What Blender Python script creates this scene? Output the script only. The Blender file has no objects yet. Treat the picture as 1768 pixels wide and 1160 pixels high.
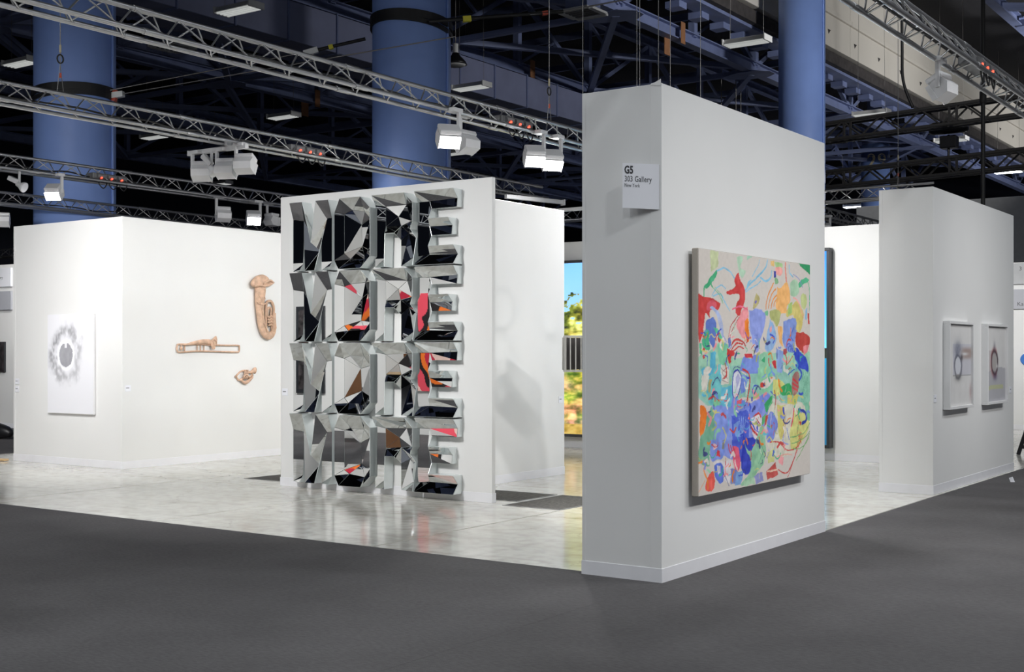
import bpy, bmesh, math, random
import numpy as np
from mathutils import Vector, Matrix

SC = bpy.context.scene
COL = SC.collection
R = math.radians
rnd = random.Random(7)

# ------------------------------------------------------------------ camera, world, exposure
cam_d = bpy.data.cameras.new('camera'); cam_d.sensor_width = 36.0
cam_d.lens = 36.0 * 2180.0 / 1768.0
cam_d.shift_y = 28.5 / 1768.0
cam_d.clip_end = 400
cam = bpy.data.objects.new('camera', cam_d); COL.objects.link(cam)
cam.location = (0, 0, 1.69); cam.rotation_euler = (R(90), 0, R(34.815))
SC.camera = cam

world = bpy.data.worlds.new('hall_air'); SC.world = world; world.use_nodes = True
bg = world.node_tree.nodes['Background']
bg.inputs[0].default_value = (0.80, 0.86, 1.0, 1); bg.inputs[1].default_value = 0.16

SC.view_settings.view_transform = 'Standard'
SC.view_settings.look = 'None'
SC.view_settings.exposure = 0.0
SC.view_settings.gamma = 1.0
SC.view_settings.use_curve_mapping = False
SC.cycles.caustics_reflective = False
SC.cycles.caustics_refractive = False
SC.cycles.sample_clamp_indirect = 4.0
SC.cycles.max_bounces = 10
SC.cycles.glossy_bounces = 6
HALL_W = 420.0          # each unseen hall luminaire added as fill
WASH_W = 640.0         # each unseen washer added to brighten the bulkhead
LAMP_W = 0.26            # overall level of the truss lamps

# ------------------------------------------------------------------ materials
def lin(c):
    return tuple(((v / 12.92) if v <= 0.04045 else ((v + 0.055) / 1.055) ** 2.4) for v in c)
def hexlin(h):
    return lin(tuple(int(h[i:i + 2], 16) / 255 for i in (0, 2, 4)))

def mat(name, col, rough=0.5, metal=0.0, var=0.06, scale=6.0, bump=0.0, bscale=80.0, emit=0.0, coord='Object', spec=0.5):
    m = bpy.data.materials.new(name); m.use_nodes = True
    nt = m.node_tree; N = nt.nodes; b = N['Principled BSDF']
    tc = N.new('ShaderNodeTexCoord')
    no = N.new('ShaderNodeTexNoise'); no.inputs['Scale'].default_value = scale; no.inputs['Detail'].default_value = 4
    nt.links.new(tc.outputs[coord], no.inputs['Vector'])
    r = N.new('ShaderNodeValToRGB')
    r.color_ramp.elements[0].color = tuple(max(0, v * (1 - var)) for v in col) + (1,)
    r.color_ramp.elements[1].color = tuple(min(1, v * (1 + var)) for v in col) + (1,)
    r.color_ramp.elements[0].position = 0.3; r.color_ramp.elements[1].position = 0.7
    nt.links.new(no.outputs['Fac'], r.inputs['Fac'])
    nt.links.new(r.outputs['Color'], b.inputs['Base Color'])
    b.inputs['Roughness'].default_value = rough; b.inputs['Metallic'].default_value = metal
    b.inputs['Specular IOR Level'].default_value = spec
    if bump:
        n2 = N.new('ShaderNodeTexNoise'); n2.inputs['Scale'].default_value = bscale; n2.inputs['Detail'].default_value = 3
        nt.links.new(tc.outputs[coord], n2.inputs['Vector'])
        bp = N.new('ShaderNodeBump'); bp.inputs['Strength'].default_value = bump; bp.inputs['Distance'].default_value = 0.01
        nt.links.new(n2.outputs['Fac'], bp.inputs['Height']); nt.links.new(bp.outputs['Normal'], b.inputs['Normal'])
    if emit:
        b.inputs['Emission Color'].default_value = tuple(col) + (1,); b.inputs['Emission Strength'].default_value = emit
    return m

M = {}
M['wall'] = mat('white_wall_paint', (0.80, 0.80, 0.79), 0.55, var=0.012, scale=1.2, bump=0.03, bscale=60)
M['base'] = mat('baseboard_vinyl', (0.84, 0.84, 0.87), 0.4, var=0.02)
M['carpet'] = mat('grey_carpet', (0.128, 0.123, 0.126), 0.95, var=0.10, scale=1.3, bump=0.5, bscale=240, spec=0.1)
M['alu'] = mat('brushed_aluminium', (0.46, 0.46, 0.47), 0.36, 0.9, var=0.08, scale=9)
M['blackpipe'] = mat('black_truss_paint', (0.05, 0.048, 0.045), 0.4, 0.0)
M['bluecol'] = mat('blue_column_paint', (0.22, 0.34, 0.72), 0.5, var=0.07, scale=0.7, bump=0.05, bscale=20)
M['bluesteel'] = mat('blue_steel_paint', (0.20, 0.245, 0.43), 0.5, var=0.12, scale=1.5)
M['duct'] = mat('blue_grey_duct', (0.26, 0.29, 0.45), 0.5, var=0.10, scale=1.0)
M['deck'] = mat('dark_roof_deck', (0.012, 0.012, 0.016), 0.9, var=0.3)
M['beige'] = mat('cream_bulkhead_board', (0.70, 0.67, 0.605), 0.7, var=0.03, scale=0.4)
M['brownsteel'] = mat('brown_fire_coating', (0.055, 0.05, 0.05), 0.9, var=0.3, scale=3)
M['fixture'] = mat('pale_grey_fixture', (0.60, 0.60, 0.61), 0.4, var=0.04)
M['reflector'] = mat('white_luminaire', (0.84, 0.85, 0.84), 0.3, var=0.03)
M['tube'] = mat('unlit_tube_added_glow', (0.78, 0.80, 0.78), 0.15, var=0.02, emit=0.42)  # faint glow added to unlit tubes so the fittings look pale
M['tube_lit'] = mat('lit_fluorescent', (0.85, 0.93, 1.0), 0.4, var=0.0, emit=16)
M['lens_lit'] = mat('lit_lamp_glass', (1.0, 0.98, 1.0), 0.3, var=0.0, emit=30)
M['lens_off'] = mat('lamp_glass', (0.8, 0.8, 0.82), 0.1, var=0.0)
M['cable'] = mat('black_rubber', (0.012, 0.012, 0.013), 0.55)
M['wire'] = mat('steel_wire', (0.30, 0.29, 0.28), 0.4, 0.8)
M['dimmer'] = mat('grey_dimmer_case', (0.16, 0.16, 0.165), 0.4, var=0.1)
M['red_led'] = mat('red_indicator', (1.0, 0.06, 0.03), 0.4, var=0.0, emit=4)
M['yellow'] = mat('yellow_tag', (0.80, 0.72, 0.06), 0.5)
M['orange'] = mat('brown_tape_tag', (0.36, 0.17, 0.08), 0.8)
M['redpaint'] = mat('red_enamel', (0.55, 0.08, 0.04), 0.4)
M['mirror'] = mat('mirror_glass', (0.93, 0.945, 0.94), 0.004, 1.0, var=0.004)
M['mirror_edge'] = mat('mirror_side_glass', (0.84, 0.89, 0.885), 0.25, 0.35, var=0.01)
M['cloth'] = mat('tan_canvas_cloth', (0.60, 0.40, 0.285), 0.8, var=0.22, scale=14, bump=0.5, bscale=40)
M['linen'] = mat('raw_linen', (0.40, 0.365, 0.32), 0.9, var=0.06, scale=120)
M['canvas_edge'] = mat('white_canvas_edge', (0.80, 0.80, 0.81), 0.8, var=0.02)
M['whiteframe'] = mat('white_frame_lacquer', (0.80, 0.80, 0.80), 0.35, var=0.01)
M['blackframe'] = mat('black_frame', (0.02, 0.022, 0.026), 0.4)
M['card'] = mat('white_card', (0.86, 0.87, 0.92), 0.5, var=0.01)
M['cardgrey'] = mat('grey_sign_board', (0.42, 0.43, 0.47), 0.5, var=0.02)
M['ink'] = mat('dark_grey_ink', (0.045, 0.045, 0.05), 0.6)
M['ink2'] = mat('mid_grey_ink', (0.16, 0.16, 0.17), 0.6)
M['plate'] = mat('dark_trench_plate', (0.062, 0.057, 0.05), 0.85, var=0.6, scale=22, bump=0.5, bscale=50)
M['numeral'] = mat('cream_stencil_paint', (0.52, 0.46, 0.32), 0.7)
M['wood'] = mat('pale_wood', (0.55, 0.38, 0.20), 0.6)
M['black'] = mat('satin_black', (0.012, 0.012, 0.014), 0.4)
M['slatpaint'] = mat('warm_grey_slat_paint', (0.52, 0.51, 0.48), 0.5)
M['bluedisc'] = mat('blue_enamel', (0.05, 0.20, 0.60), 0.4)
M['hallwall'] = mat('dark_navy_hall_wall', (0.03, 0.035, 0.055), 0.8)
M['farwall'] = mat('far_grey_wall', (0.50, 0.51, 0.52), 0.8)
M['darkpic'] = mat('dark_mottled_print', (0.035, 0.03, 0.032), 0.5, var=0.9, scale=9)

def concrete():
    m = bpy.data.materials.new('polished_concrete'); m.use_nodes = True
    nt = m.node_tree; N = nt.nodes; b = N['Principled BSDF']; L = nt.links.new
    geo = N.new('ShaderNodeNewGeometry')
    n1 = N.new('ShaderNodeTexNoise'); n1.inputs['Scale'].default_value = 0.8; n1.inputs['Detail'].default_value = 8; n1.inputs['Roughness'].default_value = 0.62
    n2 = N.new('ShaderNodeTexNoise'); n2.inputs['Scale'].default_value = 7.0; n2.inputs['Detail'].default_value = 8
    mp = N.new('ShaderNodeMapping'); mp.inputs['Scale'].default_value = (0.35, 1.6, 1)
    n3 = N.new('ShaderNodeTexNoise'); n3.inputs['Scale'].default_value = 2.2; n3.inputs['Detail'].default_value = 6
    L(geo.outputs['Position'], n1.inputs['Vector']); L(geo.outputs['Position'], n2.inputs['Vector'])
    L(geo.outputs['Position'], mp.inputs['Vector']); L(mp.outputs['Vector'], n3.inputs['Vector'])
    r1 = N.new('ShaderNodeValToRGB'); e = r1.color_ramp.elements
    e[0].position = 0.30; e[0].color = (0.58, 0.56, 0.50, 1); e[1].position = 0.68; e[1].color = (0.86, 0.85, 0.80, 1)
    L(n1.outputs['Fac'], r1.inputs['Fac'])
    mx = N.new('ShaderNodeMix'); mx.data_type = 'RGBA'; mx.blend_type = 'MULTIPLY'; mx.inputs['Factor'].default_value = 0.55
    r2 = N.new('ShaderNodeValToRGB'); e = r2.color_ramp.elements
    e[0].position = 0.32; e[0].color = (0.62, 0.60, 0.56, 1); e[1].position = 0.55; e[1].color = (1, 1, 1, 1)
    L(n2.outputs['Fac'], r2.inputs['Fac'])
    L(r1.outputs['Color'], mx.inputs['A']); L(r2.outputs['Color'], mx.inputs['B'])
    mx2 = N.new('ShaderNodeMix'); mx2.data_type = 'RGBA'; mx2.blend_type = 'MULTIPLY'; mx2.inputs['Factor'].default_value = 0.5
    r3 = N.new('ShaderNodeValToRGB'); e = r3.color_ramp.elements
    e[0].position = 0.34; e[0].color = (0.72, 0.70, 0.67, 1); e[1].position = 0.5; e[1].color = (1, 1, 1, 1)
    L(n3.outputs['Fac'], r3.inputs['Fac'])
    L(mx.outputs['Result'], mx2.inputs['A']); L(r3.outputs['Color'], mx2.inputs['B'])
    # hairline cracks
    vo = N.new('ShaderNodeTexVoronoi'); vo.feature = 'DISTANCE_TO_EDGE'; vo.inputs['Scale'].default_value = 0.33
    wp = N.new('ShaderNodeMix'); wp.data_type = 'RGBA'; wp.blend_type = 'ADD'; wp.inputs['Factor'].default_value = 0.9
    L(geo.outputs['Position'], wp.inputs['A']); L(n1.outputs['Color'], wp.inputs['B']); L(wp.outputs['Result'], vo.inputs['Vector'])
    r4 = N.new('ShaderNodeValToRGB'); e = r4.color_ramp.elements
    e[0].position = 0.0; e[0].color = (0.45, 0.43, 0.40, 1); e[1].position = 0.004; e[1].color = (1, 1, 1, 1)
    L(vo.outputs['Distance'], r4.inputs['Fac'])
    mx3 = N.new('ShaderNodeMix'); mx3.data_type = 'RGBA'; mx3.blend_type = 'MULTIPLY'; mx3.inputs['Factor'].default_value = 0.5
    L(mx2.outputs['Result'], mx3.inputs['A']); L(r4.outputs['Color'], mx3.inputs['B'])
    L(mx3.outputs['Result'], b.inputs['Base Color'])
    mr = N.new('ShaderNodeMapRange'); mr.inputs['To Min'].default_value = 0.05; mr.inputs['To Max'].default_value = 0.20
    L(n2.outputs['Fac'], mr.inputs['Value']); L(mr.outputs['Result'], b.inputs['Roughness'])
    b.inputs['Specular IOR Level'].default_value = 0.7
    return m
M['concrete'] = concrete()

def carpet_pile(m):      # finer mottling of the pile over the broad tone variation
    nt = m.node_tree; N = nt.nodes; L = nt.links.new; b = N['Principled BSDF']
    src = b.inputs['Base Color'].links[0].from_socket
    geo = N.new('ShaderNodeNewGeometry'); mp = N.new('ShaderNodeMapping'); mp.inputs['Scale'].default_value = (22, 60, 22); mp.inputs['Rotation'].default_value = (0, 0, 0.6)
    n = N.new('ShaderNodeTexNoise'); n.inputs['Scale'].default_value = 1.0; n.inputs['Detail'].default_value = 5
    L(geo.outputs['Position'], mp.inputs['Vector']); L(mp.outputs['Vector'], n.inputs['Vector'])
    r = N.new('ShaderNodeValToRGB'); r.color_ramp.elements[0].position = .35; r.color_ramp.elements[1].position = .65
    r.color_ramp.elements[0].color = (.80, .80, .80, 1); r.color_ramp.elements[1].color = (1, 1, 1, 1)
    mx = N.new('ShaderNodeMix'); mx.data_type = 'RGBA'; mx.blend_type = 'MULTIPLY'; mx.inputs['Factor'].default_value = 1.0
    L(n.outputs['Fac'], r.inputs['Fac']); L(src, mx.inputs['A']); L(r.outputs['Color'], mx.inputs['B']); L(mx.outputs['Result'], b.inputs['Base Color'])
carpet_pile(M['carpet'])

def attr_mat(name, rough=0.7, emit=0.0):
    m = bpy.data.materials.new(name); m.use_nodes = True
    nt = m.node_tree; b = nt.nodes['Principled BSDF']
    a = nt.nodes.new('ShaderNodeAttribute'); a.attribute_name = 'paint'
    nt.links.new(a.outputs['Color'], b.inputs['Base Color']); b.inputs['Roughness'].default_value = rough
    if emit:
        nt.links.new(a.outputs['Color'], b.inputs['Emission Color']); b.inputs['Emission Strength'].default_value = emit
    return m
M['paint'] = attr_mat('brushed_paint', 0.75)
M['lightbox'] = attr_mat('backlit_film', 0.3, 0.85)

# ------------------------------------------------------------------ builders
def link(o):
    COL.objects.link(o); return o
def tag(o, label=None, cat=None, group=None, kind=None):
    if label: o['label'] = label
    if cat: o['category'] = cat
    if group: o['group'] = group
    if kind: o['kind'] = kind
    return o
GROUPS = {'flood_lamp': 'floodlights hanging from the trusses', 'spot_lamp': 'small spots on the trusses', 'lighting_truss': 'aluminium lighting trusses', 'stage_truss': 'black stage trusses', 'wall_label': 'label cards beside the artworks', 'trench_plate': 'plates set in the concrete',
          'booth_sign': 'sign boards of other booths', 'suspension_wire': 'wires holding the trusses', 'dimmer_pack': 'dimmer packs in the trusses', 'track_bar': 'track bars under the trusses', 'tension_cable': 'cables tied to the column slings', 'tape_tag': 'tape tags on the girders',
          'air_diffuser': 'square air vents', 'framed_drawing': 'pair of framed drawings', 'hanging_ring': 'suspended rings'}
def thing(name, label, cat, loc=(0, 0, 0), rz=0.0, group=None, kind=None):
    o = link(bpy.data.objects.new(name, None)); o.empty_display_size = 0.1
    o.location = loc; o.rotation_euler = (0, 0, rz)
    return tag(o, label, cat, group or GROUPS.get(name), kind)
def mesh(name, verts, faces, m, parent=None, smooth=False):
    me = bpy.data.meshes.new(name); me.from_pydata([tuple(v) for v in verts], [], faces); me.update()
    if smooth: me.polygons.foreach_set('use_smooth', [True] * len(me.polygons))
    if m: me.materials.append(M[m])
    o = link(bpy.data.objects.new(name, me)); o.parent = parent
    return o
def inst(name, me, parent, mtx):
    o = link(bpy.data.objects.new(name, me)); o.parent = parent; o.matrix_local = mtx
    return o
class MB:
    def __init__(s): s.v = []; s.f = []
    def add(s, v, f):
        k = len(s.v); s.v += [tuple(p) for p in v]; s.f += [tuple(i + k for i in q) for q in f]; return s
    def box(s, x0, x1, y0, y1, z0, z1):
        return s.add([(x0, y0, z0), (x1, y0, z0), (x1, y1, z0), (x0, y1, z0), (x0, y0, z1), (x1, y0, z1), (x1, y1, z1), (x0, y1, z1)],
                     [(3, 2, 1, 0), (4, 5, 6, 7), (0, 1, 5, 4), (1, 2, 6, 5), (2, 3, 7, 6), (3, 0, 4, 7)])
    def bbox(s, x0, x1, y0, y1, z0, z1, b=0.005):   # box with chamfered edges
        bm = bmesh.new(); bmesh.ops.create_cube(bm, size=1)
        for v in bm.verts:
            v.co = ((x0 + x1) / 2 + v.co.x * (x1 - x0), (y0 + y1) / 2 + v.co.y * (y1 - y0), (z0 + z1) / 2 + v.co.z * (z1 - z0))
        bmesh.ops.bevel(bm, geom=bm.edges[:], offset=b, segments=1, affect='EDGES')
        bm.verts.index_update()
        s.add([v.co[:] for v in bm.verts], [tuple(v.index for v in f.verts) for f in bm.faces]); bm.free(); return s
    def prism(s, poly, h0, h1, axis='z'):           # extrude a 2D polygon along an axis
        n = len(poly)
        def p3(a, b, h): return {'z': (a, b, h), 'y': (a, h, b), 'x': (h, a, b)}[axis]
        v = [p3(a, b, h0) for a, b in poly] + [p3(a, b, h1) for a, b in poly]
        return s.add(v, [tuple(range(n))[::-1], tuple(range(n, 2 * n))] + [(i, (i + 1) % n, n + (i + 1) % n, n + i) for i in range(n)])
    def tube(s, pts, rad, n=8, flat=None, cap=True):
        P = [Vector(p) for p in pts]; k0 = len(s.v); K = len(P)
        up = None
        for i, p in enumerate(P):
            d = (P[min(i + 1, K - 1)] - P[max(i - 1, 0)]).normalized()
            if up is None:
                up = Vector((1, 0, 0)) if abs(d.x) < 0.9 else Vector((0, 0, 1))
            a = (up - d * up.dot(d)).normalized(); up = a; b = d.cross(a)
            r = rad[i] if hasattr(rad, '__len__') else rad
            for j in range(n):
                t = 2 * math.pi * j / n
                q = a * math.cos(t) * r + b * math.sin(t) * r
                if flat: q.x *= flat
                s.v.append(tuple(p + q))
        for i in range(K - 1):
            for j in range(n):
                s.f.append((k0 + i * n + j, k0 + i * n + (j + 1) % n, k0 + (i + 1) * n + (j + 1) % n, k0 + (i + 1) * n + j))
        if cap:
            s.f.append(tuple(k0 + j for j in range(n))[::-1]); s.f.append(tuple(k0 + (K - 1) * n + j for j in range(n)))
        return s
    def build(s, name, m, parent=None, smooth=False):
        o = mesh(name, s.v, s.f, m, parent, smooth)
        bm = bmesh.new(); bm.from_mesh(o.data); bmesh.ops.recalc_face_normals(bm, faces=bm.faces[:]); bm.to_mesh(o.data); bm.free()
        return o
def curve_pts(P, sub=6, closed=False):
    P = [Vector(p) for p in P]; out = []; n = len(P)
    rng = range(n if closed else n - 1)
    for i in rng:
        g = (lambda k: P[k % n]) if closed else (lambda k: P[max(0, min(n - 1, k))])
        p0, p1, p2, p3 = g(i - 1), g(i), g(i + 1), g(i + 2)
        for j in range(sub):
            t = j / sub
            out.append(0.5 * ((2 * p1) + (p2 - p0) * t + (2 * p0 - 5 * p1 + 4 * p2 - p3) * t * t + (3 * p1 - p0 - 3 * p2 + p3) * t ** 3))
    if not closed: out.append(P[-1])
    return out
def lerp_r(rad, sub):
    out = []
    for i in range(len(rad) - 1):
        out += [rad[i] + (rad[i + 1] - rad[i]) * j / sub for j in range(sub)]
    return out + [rad[-1]]

_unit = {}
def unit_cyl(m, n=8):
    if ('c', m, n) not in _unit:
        mb = MB(); mb.tube([(0, 0, 0), (0, 0, 1)], 1.0, n); me = bpy.data.meshes.new('round_bar')
        me.from_pydata(mb.v, [], mb.f); me.polygons.foreach_set('use_smooth', [len(p.vertices) == 4 for p in me.polygons]); me.materials.append(M[m]); _unit[('c', m, n)] = me
    return _unit[('c', m, n)]
def unit_box(m):
    if ('b', m) not in _unit:
        mb = MB().box(-.5, .5, -.5, .5, 0, 1); me = bpy.data.meshes.new('square_bar'); me.from_pydata(mb.v, [], mb.f); me.materials.append(M[m]); _unit[('b', m)] = me
    return _unit[('b', m)]
def bar_matrix(p0, p1, sx, sy, up=Vector((0, 0, 1))):
    p0, p1 = Vector(p0), Vector(p1); d = p1 - p0; L = d.length; z = d / L
    if abs(z.dot(up)) > 0.98: up = Vector((1, 0, 0))
    x = up.cross(z).normalized(); y = z.cross(x)
    return Matrix(((x.x * sx, y.x * sy, z.x * L, p0.x), (x.y * sx, y.y * sy, z.y * L, p0.y), (x.z * sx, y.z * sy, z.z * L, p0.z), (0, 0, 0, 1)))
def bar(name, p0, p1, r, m, parent, n=8):
    return inst(name, unit_cyl(m, n), parent, bar_matrix(p0, p1, r, r))
def beam(name, p0, p1, w, h, m, parent):
    return inst(name, unit_box(m), parent, bar_matrix(p0, p1, w, h))

# ------------------------------------------------------------------ the setting: floor, carpet, walls
def struct(o, label=None):
    o['kind'] = 'structure'
    if label: o['label'] = label
    return o

H = 3.66
sub = struct(MB().box(-90, 40, -30, 130, -0.30, -0.02).build('floor_ground', 'carpet'), 'hall ground beneath carpet and concrete')
floor = struct(thing('floor', 'polished concrete floor inside the booths', None), None)
xs = [-19.0, -15.98, -13.08, -10.18, -7.28, -4.40]; ys = [8.30, 11.30, 15.2, 19.3, 24.0, 29.0]
for i in range(len(xs) - 1):
    for j in range(len(ys) - 1):
        MB().bbox(xs[i] + .007, xs[i + 1] - .007, ys[j] + .007, ys[j + 1] - .007, -0.12, 0.0, 0.004).build('slab', 'concrete', floor)
carpet = struct(thing('carpet', 'dark grey aisle carpet', None), None); 
seams = [-40, -33, -29, -25, -21, -17, -12.6, -8.6, -4.38]
for i in range(len(seams) - 1):
    MB().bbox(seams[i] + .001, seams[i + 1] - .001, -12, 8.30, -0.02, 0.006, 0.002).build('carpet_strip', 'carpet', carpet)
for a, b in ((-4.38, 0.4), (0.4, 5.0), (5.0, 12)):
    MB().bbox(a + .001, b - .001, -12, 60, -0.02, 0.006, 0.002).build('carpet_strip', 'carpet', carpet)
MB().bbox(-60, -19.0, 8.302, 30, -0.02, 0.006, 0.002).build('carpet_strip', 'carpet', carpet)

def wall(name, x0, x1, y0, y1, h=H, base=('n', 'e', 's', 'w'), strips=()):
    w = struct(thing(name, None, None, (0, 0, 0)))
    MB().bbox(x0, x1, y0, y1, 0.0, h, 0.003).build('panel', 'wall', w)
    t, bh = 0.006, 0.11
    if 's' in base: MB().bbox(x0 - t, x1 + t, y0 - t, y0, 0.0, bh, 0.002).build('baseboard', 'base', w)
    if 'e' in base: MB().bbox(x1, x1 + t, y0, y1 + t, 0.0, bh, 0.002).build('baseboard', 'base', w)
    if 'w' in base: MB().bbox(x0 - t, x0, y0, y1 + t, 0.0, bh, 0.002).build('baseboard', 'base', w)
    for (a, b) in strips:     # thin cover strips on the end that faces the aisle
        MB().bbox(a, b, y0 - 0.003, y0, bh, h, 0.001).build('cover_strip', 'wall', w)
    return w
wf = wall('wall_front', -5.05, -4.37, 8.20, 11.44, strips=((-5.05, -5.02), (-4.46, -4.37)))
mbt = MB(); 
mbt.add([(-4.46, 8.194, 3.655), (-4.375, 8.192, 3.64), (-4.372, 8.193, 3.69), (-4.392, 8.2, 3.683), (-4.41, 8.21, 3.674), (-4.46, 8.205, 3.668), (-4.40, 8.25, 3.672)],
        [(0, 1, 2, 3), (0, 3, 4), (0, 4, 5), (4, 3, 6), (5, 4, 6)]); mbt.build('tape_flap', 'wall', wf)
struct(wf, 'white freestanding wall carrying the bright abstract painting')
struct(wall('wall_right', -5.10, -4.45, 15.15, 19.05, strips=((-5.10, -5.06), (-4.53, -4.45))), 'white wall with two framed drawings')
struct(wall('wall_left', -17.68, -15.05, 11.77, 19.1, strips=((-17.68, -17.63),)), 'white corner wall with smoky canvas and soft instruments')
struct(wall('wall_mirror', -11.58, -8.27, 11.50, 11.565, base=('s', 'e')), 'white panel wall behind the mirror relief')
struct(wall('wall_partition', -10.10, -9.42, 11.57, 14.82, base=('e', 'w')), 'white partition wall catching soft striped shadows')
struct(wall('wall_back', -15.05, -5.60, 19.08, 19.40, base=('s',)), 'white rear wall behind the light box')
struct(wall('wall_far_left', -36.0, -24.8, 16.75, 16.95, base=('s',)), 'white wall of the neighbouring booth')
struct(wall('wall_far_right', -12.0, -2.0, 29.0, 29.3, base=('s',)), 'white wall of the booth beyond the aisle')
struct(wall('wall_opposite', -30.0, -9.0, 2.30, 2.60, base=('n',)), 'white wall across the aisle seen only in mirrors')
struct(MB().box(-91, -90, -40, 130, 0, 19).build('wall_hall_west', 'hallwall'), 'dark hall wall far away')
struct(MB().box(-90, 40, 129, 130, 0, 19).build('wall_hall_north', 'hallwall'), 'dark hall wall at the far end')
struct(MB().box(-90, 40, -41, -40, 0, 19).build('wall_hall_south', 'hallwall'), 'dark hall wall behind the viewpoint')
struct(MB().bbox(-16, 30, 45.0, 45.6, 0, 7.0, .02).build('wall_far_hall', 'farwall'), 'grey hall wall far behind')

# ------------------------------------------------------------------ hall roof
struct(MB().box(-90, 40, -30, 130, 19.0, 19.3).build('ceiling', 'deck'), 'dark roof deck of the exhibition hall')
def i_beam(name, x, y0, y1, z, w, h, m, parent):
    t = 0.05
    poly = [(-w / 2, 0), (w / 2, 0), (w / 2, t), (t / 2, t), (t / 2, h - t), (w / 2, h - t), (w / 2, h), (-w / 2, h), (-w / 2, h - t), (-t / 2, h - t), (-t / 2, t), (-w / 2, t)]
    return MB().prism([(x + a, z + b) for a, b in poly], y0, y1, 'y').build(name, m, parent)
roofX = [-23.1, -31.7, -43.7, -54.0, -66.0]
node_y = [-32.0, -20.0, -8.0, 4.0, 16.0, 28.0, 40.0, 51.9, 64.0, 76.0, 88.0]
for k, x in enumerate(roofX):
    e = struct(thing('roof_beam', None, None, (x, 0, 14.0)), 'blue roof girder, number %d from the cream bulkhead' % (k + 1))
    i_beam('bottom_chord', 0, -39, 110, 0, 0.42, 0.50, 'bluesteel', e)
    i_beam('top_chord', 0, -39, 110, 3.6, 0.38, 0.45, 'bluesteel', e)
    for i, y in enumerate(np.arange(-38, 106, 6.0)):
        beam('post', (0, y, 0.4), (0, y, 3.7), 0.28, 0.28, 'bluesteel', e)
        beam('brace', (0, y + .1, 0.4 if i % 2 else 3.6), (0, y + 5.9, 3.6 if i % 2 else 0.4), 0.2, 0.2, 'bluesteel', e)
        beam('brace', (0, y + .1, 3.6 if i % 2 else 0.5), (0, y + 3.0, 2.0), 0.12, 0.12, 'bluesteel', e)
e = struct(thing('roof_beam', None, None, (-13.6, 0, 16.2)), 'blue roof girder beyond the cream bulkhead, over the aisle')
i_beam('bottom_chord', 0, 20, 110, 0, 0.42, 0.45, 'bluesteel', e)
for i, y in enumerate(np.arange(24, 106, 8.0)):
    beam('diagonal', (0, y, .2), (8, y + 6, .2), .3, .3, 'bluesteel', e); beam('diagonal', (0, y + 6, .3), (8, y, .3), .3, .3, 'bluesteel', e); beam('strut', (0, y + 3, .1), (20, y + 3, .1), .3, .3, 'bluesteel', e)
# sway bracing in the plane of the bottom chords, with gusset plates
for k in range(len(roofX) - 1):
    e = struct(thing('roof_cross_beam', None, None, (roofX[k], 0, 14.0)), 'blue diagonal roof bracing, bay %d from the cream bulkhead' % (k + 1))
    dx = roofX[k + 1] - roofX[k]
    for i, y in enumerate(node_y[:-1]):
        y2 = node_y[i + 1]
        beam('diagonal', (-.1, y, .05), (dx + .1, y2, .05), 0.26, 0.22, 'bluesteel', e)
        beam('diagonal', (dx + .1, y, .28), (-.1, y2, .28), 0.26, 0.22, 'bluesteel', e)
        beam('strut', (0, y, .1), (dx, y, .1), 0.22, 0.22, 'bluesteel', e)
        MB().prism([(-1.3, y - .35), (-.4, y - .75), (.4, y - .75), (.9, y - .3), (.9, y + .3), (.4, y + .75), (-.4, y + .75), (-1.3, y + .35)], -0.05, -0.02).build('gusset_plate', 'bluesteel', e)
for k, y in enumerate(np.arange(-34, 112, 6.0)):
    struct(MB().box(-75, -21, y - .08, y + .08, 18.05, 18.4).build('purlin_beam', 'bluesteel'), 'thin blue purlin under the roof deck')
# cream bulkhead with its ledge, notched beam under it
e = struct(thing('wall_bulkhead', None, None, (-20.9, 0, 15.6)), 'cream bulkhead boarding high above the aisle')
for i, y in enumerate(np.arange(26, 122, 8.0)):
    MB().bbox(-0.3, 0.0, y + .02, y + 7.98, 0, 1.45, .01).build('panel', 'beige', e)
    MB().bbox(-0.3, 0.0, y + .02, y + 7.98, 1.70, 6.0, .01).build('panel', 'beige', e)
    MB().bbox(-0.3, 0.10, y + .02, y + 7.98, 1.47, 1.68, .02).build('ledge', 'beige', e)
bo = MB()
for y in np.arange(28, 120, 3.4):
    for z in (0.75, 2.55):
        bo.add([(0, y - .12, z), (0.0, y + .12, z), (.10, y, z - .06), (0, y, z - .22)], [(0, 1, 2), (1, 3, 2), (3, 0, 2)])
tag(bo.build('clip', 'brownsteel', e), kind='stuff')
e = struct(thing('roof_edge_beam', None, None, (-21.4, 0, 14.2)), 'brown coated edge girder below the cream bulkhead')
MB().box(-.35, .35, 26, 120, 0.80, 1.30).build('web', 'brownsteel', e)
MB().box(-.7, .1, 26, 120, 0.66, 0.79).build('flange', 'bluesteel', e)
for y in np.arange(27, 118, 1.9):
    MB().box(-.95, -.35, y, y + .6, 0.40, 0.65).build('joist_end', 'bluesteel', e)
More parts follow.
